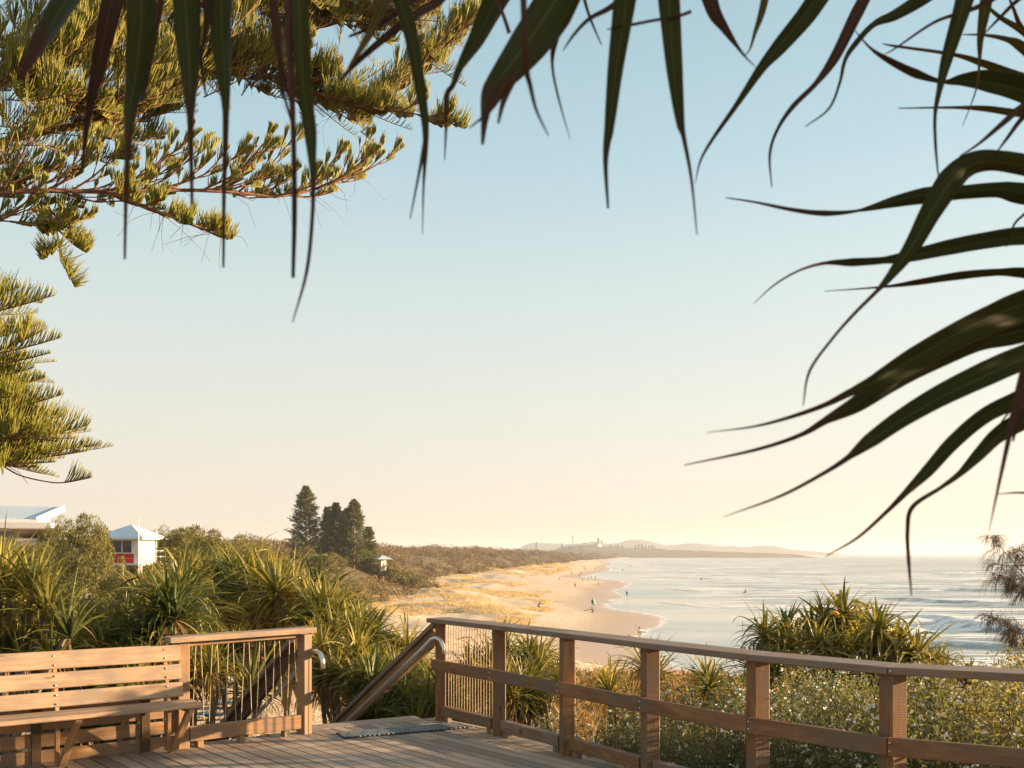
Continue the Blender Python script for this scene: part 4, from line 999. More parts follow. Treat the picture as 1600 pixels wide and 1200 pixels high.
def comb(a, b, hmax, ncord, bow=.0, f0=.03):
    hmax = hmax * 1.4; ncord = int(ncord * .95)
    "twig from a to b with a row of upright shoots, tapering to the tip"
    a = np.array(a); b = np.array(b); L_ = np.linalg.norm(b - a)
    t = np.linspace(f0, 1, ncord) + rp.normal(size=ncord) * .006
    t = np.clip(t, 0, 1)
    curve = lambda u: a + (b - a) * u[:, None] + np.array([0, 0, 1.0]) * (bow * L_ * (u * u - u))[:, None]
    base = curve(t); dirn = (b - a) / L_
    h = hmax * (np.clip((1.0 - t) / (1 - f0), 0, 1) ** .75 * .85 + .12) * rp.uniform(.75, 1.15, ncord)
    side = np.cross(dirn, [0, 0, 1.0]); sg = np.where(np.arange(ncord) % 2, 1, -1)
    d0 = dirn[None] * (.85 + .3 * t)[:, None] + side[None] * (sg * rp.uniform(.05, .7, ncord))[:, None] + np.array([0, 0, 1.0]) * .8
    d0 /= np.linalg.norm(d0, axis=1)[:, None]
    cords(rp, base, d0, h, np.full(ncord, .0092) * rp.uniform(.8, 1.2, ncord), PV, PQ, pn0, rp.uniform(.5, 1.5, ncord))
    tt = np.linspace(0, 1, 5); wood_.tube([Vector(p) for p in curve(tt)], .007, 4, .003)
def spray(origin, direc, ln, n, hm, spread=.9, start=.15, big=1.0, f0=.03):
    "a side branch bearing twigs in a flat fan, each ending in a comb"
    o = np.array(origin, float); d = np.array(direc, float); d /= np.linalg.norm(d)
    end = o + d * ln + np.array([0, 0, -.03 * ln]); mid = (o + end) / 2 + np.array([0, 0, -.06 * ln])
    sp = catmull([o, mid, end], 6); wood_.tube([Vector(p) for p in sp], .012 * big, 5, .005)
    side = np.cross(d, [0, 0, 1.0]); side /= np.linalg.norm(side) + 1e-9
    for i in range(n):
        t = start + (1 - start) * (i + .5) / n; p = sp[min(int(t * (len(sp) - 1)), len(sp) - 1)]
        s = 1 if i % 2 else -1
        dd = d + side * s * rp.uniform(.35, spread) + np.array([0, 0, rp.uniform(-.05, .25)]); dd /= np.linalg.norm(dd)
        l2 = ln * (1.1 - t * .55) * rp.uniform(.35, .6)
        comb(p, p + dd * l2, hm * rp.uniform(.8, 1.15), int(16 + l2 * 62 * (1 - f0)), .12, f0)
    comb(sp[-3], end + d * .18 * ln, hm, int(20 + ln * 40), .1, f0 * .5)
# main boughs traced as 3-D curves (photo px, photo py, distance)
boughs = [([(-300, 330, 9.6), (0, 222, 9.5), (100, 200, 9.6), (190, 172, 9.8), (300, 125, 10.2), (400, 85, 10.8), (500, 40, 11.4), (610, -20, 12)], .045, .3, 1.5, 28),
          ([(-300, 310, 8.6), (0, 300, 8.8), (100, 298, 9.0), (180, 300, 9.2), (280, 297, 9.5), (360, 300, 9.8), (440, 306, 10.1), (510, 290, 10.4), (556, 270, 10.6)], .030, .17, .85, 38),
          ([(165, 299, 9.15), (200, 312, 9.1), (250, 332, 9.0), (300, 352, 8.9), (345, 370, 8.85)], .016, .15, .45, 9),
          ([(-300, 60, 9.8), (0, 60, 9.8), (150, 75, 10), (290, 95, 10.2), (390, 110, 10.5), (430, 120, 10.6), (490, 143, 10.7), (545, 165, 10.8)], .034, .25, .95, 30),
          ([(545, 165, 10.8), (600, 140, 10.9), (645, 112, 11), (690, 75, 11.1), (715, 48, 11.2)], .018, .23, .8, 14),
          ([(545, 165, 10.8), (600, 170, 10.7), (660, 180, 10.7), (705, 186, 10.6)], .013, .19, .45, 7),
          ([(-300, -40, 10.4), (0, -30, 10.4), (200, 0, 10.6), (400, 10, 10.9), (560, 20, 11.2), (660, 10, 11.4)], .035, .28, 1.2, 30),
          ([(-300, 150, 8.8), (0, 130, 8.8), (60, 110, 8.9), (140, 60, 9.2), (220, 20, 9.4)], .026, .28, .9, 26),
          ([(-300, 320, 9.4), (-60, 310, 9.2), (60, 302, 9.2), (78, 330, 9.2), (90, 365, 9.15), (95, 400, 9.1)], .016, .16, .55, 9),
          ([(-300, 360, 9.0), (-100, 350, 9.0), (0, 345, 9.0), (40, 352, 9.0)], .018, .17, .7, 7),
          ([(-300, -100, 9.4), (100, -60, 9.6), (300, -50, 9.9), (480, -40, 10.2)], .03, .3, 1.1, 26)]
for pts, r0, hm, tw, nt_ in boughs:
    sp = catmull([P(*p) for p in pts], 7); wood_.tube([Vector(p) for p in sp], r0, 7, r0 * .35)
    m = len(sp)
    i0 = next((i for i, p in enumerate(sp) if 800 + p[0] * F / p[1] > -90), 0)
    for j in range(nt_):
        f = i0 + (m - 1 - i0) * (j + .5) / nt_; i = int(f); p = sp[i]; d = sp[min(i + 1, m - 1)] - sp[max(i - 1, 0)]; d /= np.linalg.norm(d)
        side = np.cross(d, [0, 0, 1.0]); side /= np.linalg.norm(side); s = 1 if j % 2 else -1
        op = hm == .17
        dd = d * rp.uniform(.6, 1.1) + side * s * rp.uniform(.25, .8) + np.array([0, 0, rp.uniform(.0, .95) if op else rp.uniform(-.15, .4)])
        spray(p, dd, tw * rp.uniform(.5, 1.0) * (1 - .35 * (j / nt_)) * (1.35 if op else 1), int(rp.integers(4, 8)), hm * (.8 if op else 1), f0=.5 if op else .2)
        if hm > .22:
            for _ in range(2): comb(p + rp.normal(size=3) * .12, p + dd * tw * .5 + rp.normal(size=3) * .2, hm, 30, .1)
    comb(sp[-4], sp[-1] + (sp[-1] - sp[-4]) * .6, hm, 26, .05)
# lower boughs at the left edge, ending in sail shaped tufts
tips = [((-80, 500), (84, 462), 8.6, .30), ((-60, 470), (30, 450), 8.9, .26), ((-70, 540), (62, 508), 9.0, .26), ((-60, 560), (94, 528), 8.6, .26), ((-70, 575), (78, 552), 8.7, .16), ((-80, 600), (52, 575), 8.8, .26),
        ((-60, 620), (70, 590), 9.1, .24), ((-70, 655), (97, 617), 8.5, .30), ((-60, 650), (55, 643), 9.0, .20), ((-50, 690), (138, 665), 8.5, .40), ((-40, 680), (100, 650), 8.9, .30), ((-60, 700), (156, 695), 8.8, .22),
        ((-60, 715), (135, 705), 8.6, .18), ((-60, 705), (86, 722), 8.4, .16), ((-30, 700), (60, 730), 8.6, .14), ((-50, 640), (90, 690), 8.3, .26), ((-60, 600), (30, 620), 8.4, .24), ((-60, 640), (20, 600), 9.4, .3), ((-60, 680), (40, 660), 9.3, .3), ((-60, 720), (30, 700), 9.2, .3)]
for k in range(16):
    ty = 565 + k * 10 + rp.uniform(-6, 6); tx = np.interp(ty, [560, 620, 680, 740], [30, 60, 95, 70]) * rp.uniform(.3, 1.0); tips.append(((-70, ty + 12), (tx, ty), rp.uniform(8.5, 9.6), rp.uniform(.18, .3)))
for (x0, y0), (x1, y1), d, hm in tips:
    A = np.array(P(x0 - 60, y0 + 8, d + .1)); B = np.array(P(x1, y1, d)); 
    wood_.tube([Vector(p) for p in catmull([A - (B - A) * .6, A, (A + B) / 2 - np.array([0, 0, .04]), B], 4)], .011, 5, .004)
    comb((A + B) / 2 - np.array([0, 0, .04]), B, hm, 60, .05); comb(A, (A + B) / 2, hm, 50, .05)
    for k in range(3):
        t = rp.uniform(.2, .75); q = A + (B - A) * t; comb(q, q + (B - A) * .35 + rp.normal(size=3) * np.array([.1, .3, .06]), hm * .9, 36, .08)
pts = catmull([P(0, 725, 8.6), P(30, 742, 8.6), P(70, 752, 8.6), P(100, 754, 8.6), P(143, 746, 8.6)], 6); wood_.tube([Vector(p) for p in pts], .008, 5, .005)
comb(P(99, 754, 8.6), P(143, 746, 8.6), .17, 30)
for a_, b_, c_ in (((0, 722), (30, 738), (44, 757)), ((545, 170), (570, 190), (566, 205))):
    d_ = 8.6 if a_[0] == 0 else 10.8; wood_.tube([P(*a_, d_), P(*b_, d_), P(*c_, d_)], .005, 4, .002)
comb(P(563, 205, 10.8), P(583, 222, 10.8), .14, 12)
# bare dead twigs hanging under the long bough
for k in range(46):
    i = k % len(boughs[:3]); sp = catmull([P(*p) for p in boughs[[1, 2, 3][i]][0]], 7); p = sp[rp.integers(len(sp) // 3, len(sp))]
    q = p + rp.normal(size=3) * np.array([.22, .2, .05]) + np.array([0.1, 0, -.12]); e = q + rp.normal(size=3) * .08 + np.array([0, 0, -.10])
    wood_.tube([Vector(p), Vector((p + q) / 2 + np.array([0, 0, .02])), Vector(q), Vector(e)], .003, 3, .0015)
# trunk and boughs out of the picture
tr = MB(); tr.tube([Vector((0, 0, -.5)), Vector((.02, .1, 3)), Vector((0, .2, 7)), Vector((0, .3, 12)), Vector((0, .3, 17))], .34, 14, .06)
tr.build('trunk', M['bark'], pine, smooth=True)
for pts, r0, hm, tw, nt_ in boughs:
    if pts[0][0] <= -300:
        q = P(*pts[0]); wood_.tube([Vector((trunk.x, trunk.y + .1, q.z - .15)), q], r0 * 1.25, 7, r0)
off = Vector((-trunk.x, -trunk.y, -tz))
br = wood_.build('branches', M['bark'], pine, smooth=True); br.location = off
fo = link('needles', npmesh('needles', np.concatenate(PV), np.concatenate(PQ), M['pine']), pine, off)

# ------------------------------------------------------------ far norfolk pines
def farpine(seed, h, rad, topw, n):
    r = np.random.default_rng(seed); V_, Q_ = [], []; n0 = 0
    m_ = MB(); m_.tube([Vector((0, 0, -2)), Vector((0, 0, h * .5)), Vector((0, 0, h * .97))], .32, 8, .06)
    z = h * .04; C = []; Nn = []
    while z < h:
        f = z / h; rr = 1.05 * rad * ((1 - f) ** .8 * (1 - topw) + topw * (1 if f < .80 else ((1 - f) / .20) ** .8)) * (1 + .10 * math.sin(z * 1.9 + seed))
        nb = int(6 + rad * 1.3)
        for b in range(nb):
            a = r.uniform(0, 6.283); ln = rr * r.uniform(.72, 1.12) + .2
            if r.random() < .06: continue
            t = r.uniform(.1, 1, n) ** .7
            c = np.stack([np.cos(a) * ln * t, np.sin(a) * ln * t, z + ln * (.10 + .28 * t * t) + r.normal(size=n) * .1], 1)
            c[:, :2] += r.normal(size=(n, 2)) * .16; C.append(c); dd = np.tile([math.cos(a), math.sin(a), .7], (n, 1)); Nn.append(dd)
            m_.tube([Vector((0, 0, z)), Vector((math.cos(a) * ln * .85, math.sin(a) * ln * .85, z + ln * .26))], .035, 3, .012)
        z += r.uniform(.32, .55)
    C = np.concatenate(C); Nn = np.concatenate(Nn); V, Q = leafquads(C, Nn * 1.6, .62, r, .30)
    return npmesh('crown', V, Q, M['fpine']), m_
for i, (px, base, top, d, rad, tw_, l) in enumerate([(478, 884, 762, 255, 5.2, .26, 'tallest norfolk pine, leftmost of the far group on the dunes'), (512, 884, 794, 262, 3.2, .10, 'norfolk pine half hidden beside the tallest in the far group'),
        (525, 885, 788, 256, 4.2, .14, 'evenly pointed norfolk pine in the middle of the far group'), (541, 885, 797, 262, 2.5, .2, 'slender norfolk pine with a thin top in the far group'),
        (553, 886, 783, 256, 4.0, .28, 'norfolk pine with a ragged double top in the far group'), (576, 882, 825, 262, 2.6, .2, 'smallest norfolk pine, rightmost of the far group')]):
    b = P(px, base, d); h = (base - top) * d / F
    root = empty('norfolk_pine', b, i * .7, l, 'tree', 'far group of norfolk pines')
    me, m_ = farpine(i, h, rad, tw_ * .7, 30); link('crown', me, root); t_ = m_.build('trunk', M['bark'], root)
# ---- pines and roofs of the town on the headland
tp = npmesh('crown', *(lambda r: leafquads(*(lambda C: (C, C * [1, 1, 0] * .5 + [0, 0, .3], 3.4, r, .5))((lambda u: np.stack([np.cos(u[0] * 6.28) * (1 - u[1]) * 3.6 * u[2], np.sin(u[0] * 6.28) * (1 - u[1]) * 3.6 * u[2], u[1] * 22], 1))(r.uniform(0, 1, (3, 220))))))(np.random.default_rng(3)), M['fpine'])
words_ = ['first', 'second', 'third', 'fourth', 'fifth', 'sixth', 'seventh', 'eighth', 'ninth', 'tenth', 'eleventh', 'twelfth', 'thirteenth', 'fourteenth', 'fifteenth', 'sixteenth', 'seventeenth', 'eighteenth', 'nineteenth', 'twentieth']
hx = [(838, 854, .8), (878, 853, .7), (935, 850, 1.0), (940, 851, .8), (953, 857, .8), (965, 857, .8), (972, 857.5, .7), (993, 858, .8), (998, 858, .9), (1003, 858, .9), (1009, 859, .8), (1014, 859, .8), (1019, 859, .9), (1023, 859, .7)]
for i, (px, py, s) in enumerate(hx):
    b = P(px, py + 3, 2850); root = empty('norfolk_pine', b, i, 'tiny hazy pine on the far headland, %s counting from the left' % words_[i], 'tree', 'pines along the headland')
    o = link('crown', tp, root); o.scale = (s, s, s)
hb = [(902, 852, 14, 7), (912, 850, 12, 9), (922, 851, 16, 6), (934, 849.5, 20, 8), (947, 853.5, 14, 5), (962, 857, 12, 4), (1004, 860.5, 14, 4), (1055, 861.5, 18, 3), (1092, 862, 14, 3), (889, 855, 12, 5)]
for i, (px, py, w_, h_) in enumerate(hb):
    b = P(px, py + 5, 2800); m_ = MB(); m_.box(-w_ / 2, w_ / 2, -8, 8, 0, h_ * .6 + 4, ch=.2); root = empty('town_building', b, .3 * (i % 4), 'pale block on the distant headland, %s counting from the left' % ([words_[k] for k in (1, 2, 3, 4, 5, 6, 7, 8, 9, 0)][i]), 'building', 'buildings of the distant town')
    m_.build('wall', M['brick'], root); m2 = MB(); m2.prism((0, -8.5, h_ * .6 + 4), (0, 8.5, h_ * .6 + 4), [(-w_ * .54, .0), (w_ * .54, 0), (w_ * .2, 2.2), (-w_ * .2, 2.2)], UP); m2.build('roof', M['roofs'] if i % 2 else M['brick'], root)
tb = MB(); tb.tube([(0, 0, -4), (0, 0, 24)], 1.6, 8); tb.tube([(0, 0, 24), (0, 0, 29)], 3.0, 10); o = tb.build('water_tower', M['brick']); o.location = P(895, 853, 2820)
tag(o, 'slim tower standing above the roofs of the distant headland', 'tower')
tb = MB(); tb.box(-9, 9, -9, 9, -5, 16, ch=.3); tb.tube([(0, 0, 16), (0, 0, 24)], 3, 8); o = tb.build('lighthouse', M['white']); o.location = P(1109, 853, 5450); tag(o, 'tiny beacon on the crest of the farthest hill', 'lighthouse')

# ------------------------------------------------------------ lifeguard tower
lt = empty('lifeguard_tower', P(205, 880, 65), D2R(82), 'white lifeguard tower with pale pyramid roof and red panel above the thicket', 'lifeguard tower')
# local frame: front-left face looks towards -x-ish, right face towards the sea
S_ = 1.12
def tb_(name, mat, boxes, smooth=False, par=lt):
    m_ = MB()
    for b in boxes: m_.box(*b)
    return m_.build(name, mat, par)
tb_('floor', M['white'], [(-1.65, 1.65, -1.65, 1.65, -.12, .0)])
tb_('wall', M['white'], [(-S_, -S_ + .08, -S_, S_, 0, .72), (-S_, -S_ + .08, -S_, -S_ + .42, .72, 1.72), (-S_, -S_ + .08, S_ - .25, S_, .72, 1.72), (-S_, -S_ + .08, -S_ + .42, S_ - .25, 1.52, 1.72),
                        (-S_ + .08, S_, -S_, -S_ + .08, 0, 1.72), (S_ - .08, S_, -S_ + .08, S_, 0, 1.72), (-S_ + .08, S_ - .08, S_ - .08, S_, 0, 1.72)])
wn = tb_('window', M['glass'], [(-S_ + .03, -S_ + .05, -S_ + .42, S_ - .25, .72, 1.52)])
m_ = MB()
for y in (-S_ + .42, 0.0, S_ - .25): m_.beam((-S_ - .01, y, .72), (-S_ - .01, y, 1.52), .06, .06, up=(1, 0, 0))
m_.build('window_frame', M['white'], wn)
for z in (.03, .36): tb_('red_panel', M['red'], [(-S_ - .05, -S_ - .003, -S_ + .30, S_ - .28, z, z + .29)])
m_ = MB(); e_ = 1.85
ap = Vector((0, 0, 2.62)); cr = [Vector((-e_, -e_, 1.70)), Vector((e_, -e_, 1.70)), Vector((e_, e_, 1.70)), Vector((-e_, e_, 1.70))]
for i in range(4): m_.poly([cr[i], cr[(i + 1) % 4], ap])
m_.poly([c - Vector((0, 0, .02)) for c in reversed(cr)])
m_.build('roof', M['roof'], lt)
m_ = MB()
for i in range(4): m_.beam(cr[i] - Vector((0, 0, .06)), cr[(i + 1) % 4] - Vector((0, 0, .06)), .06, .10)
m_.build('eave', M['white'], lt)
m_ = MB()
for x in (-1.5, 1.5):
    for y in (-1.5, 1.5): m_.beam((x, y, -5), (x, y, -.12), .16, .16, up=(1, 0, 0))
m_.build('stilts', M['white'], lt)
m_ = MB()
for a_, b_ in (((-1.6, -1.6), (1.6, -1.6)), ((1.6, -1.6), (1.6, 1.6))):
    for z in (.45, .85): m_.beam((*a_, z), (*b_, z), .05, .06)
    for t in np.linspace(0, 1, 6): q = Vector((*a_, 0)).lerp(Vector((*b_, 0)), t); m_.beam(q, q + Vector((0, 0, .88)), .05, .05, up=(1, .3, 0))
m_.build('railing', M['white'], lt)
m_ = MB(); m_.tube([(0, 0, -5), (0, 0, 2.9)], .05, 8, .03); m_.sphere((0, 0, 2.95), .07, 8)
o = m_.build('flag_pole', M['white']); o.location = P(216.5, 880, 62.6); tag(o, 'thin white pole standing in front of the lifeguard tower', 'pole')
m_ = MB(); m_.tube([(0, 0, -5), (0, 0, 1.7)], .04, 8, .03); o = m_.build('mast', M['white']); o.location = P(244.5, 868, 66); tag(o, 'short white mast right of the lifeguard tower roof', 'pole')

# surf club at the left edge
sb = empty('beach_building', P(10, 860, 85), D2R(14), 'white modern building with sloping blue grey roof at the left edge', 'building')
k_ = 85 / F
def bb(name, mat, boxes): return tb_(name, mat, boxes, par=sb)
bb('wall', M['white'], [(-9, 2.4, 0, 7, -5, 2.2)])
bb('balcony', M['white'], [(-9, 3.9, -1.6, 0, 1.95, 2.45)])
m_ = MB(); rf_ = [Vector((-9, -.6, 2.75)), Vector((2.6, -.6, 2.75)), Vector((4.2, 2.5, 4.0)), Vector((-9, 2.5, 4.15))]
m_.poly(rf_); m_.poly([v - UP * .16 for v in reversed(rf_)]); m_.build('roof', M['roof'], sb)
m_ = MB(); m_.beam((2.62, -.7, 2.68), (4.25, 2.6, 3.92), .10, .55); m_.beam((-9, -.66, 2.62), (2.6, -.66, 2.62), .10, .3); m_.build('fascia', M['white'], sb)
bb('window', M['glass'], [(-8, 1.8, -.05, -.01, .3, 1.7)])
bb('upper_wall', M['brick'], [(-8.5, 2.2, .5, 6.5, 2.2, 3.1)])
sb2 = empty('shed', P(70, 850, 78), D2R(14), 'low roof with dark solar panels below the white building', 'building')
m_ = MB(); m_.box(-2.2, 1.1, 0, 3, -5, .45); m_.build('wall', M['brick'], sb2)
m_ = MB(); m_.prism((-2.6, 1.2, .85), (1.0, 1.2, .85), [(-1.6, -.4), (1.5, .35), (1.5, .45), (-1.6, -.3)][::-1], UP); m_.build('roof', M['brick'], sb2)
m_ = MB()
for k in range(3): m_.prism((-1.7 + k * .85, 1.2, .93), (-.95 + k * .85, 1.2, .93), [(-1.3, -.33), (1.2, .30), (1.2, .34), (-1.3, -.29)][::-1], UP)
m_.build('solar_panel', M['roofs'], sb2); m_ = MB(); m_.beam((1.12, -.4, .5), (1.12, 2.7, 1.2), .12, .35); m_.build('fascia', M['white'], sb2)
# small shelter on the dunes
sh = empty('shelter', P(598, 884, 258), .5, 'tiny white hip roofed shelter among the dune scrub', 'shelter')
m_ = MB(); m_.box(-.75, .75, -.75, .75, -1.5, 1.75); m_.build('wall', M['white'], sh)
m_ = MB(); e_ = 2.2; ap = Vector((0, 0, 2.85)); cr = [Vector((-e_, -e_, 1.75)), Vector((e_, -e_, 1.75)), Vector((e_, e_, 1.75)), Vector((-e_, e_, 1.75))]
for i in range(4): m_.poly([cr[i], cr[(i + 1) % 4], ap])
m_.poly(list(reversed(cr))); m_.build('roof', M['roof'], sh)
# blue tarp scraps on the path seen through the fence
for i, (px, py, w_) in enumerate([(372, 1102, .30), (326, 1118, .2)]):
    z = -1.1
    p = G(px, py, -1.15); p.z = Lz(p.x, p.y) + .03; r_ = np.random.default_rng(i); g = 12
    uu, vv = np.meshgrid(np.linspace(-.5, .5, g), np.linspace(-.5, .5, g)); zz = (fbm(uu * 5 + 9, vv * 5 + i, 3, 2)) * .1
    o = link('tarp', npmesh('tarp', np.stack([(uu * w_ * 3).ravel(), (vv * .35).ravel(), zz.ravel()], 1), gridfaces(g, g), plain('blue_tarp', (.10, .24, .42), .5, 0, 8), smooth=True), None, p)
    tag(o, ['crumpled blue sheet on the sandy path behind the wires of the short fence', 'smaller blue sheet low behind the left post of the short fence'][i], 'tarp')
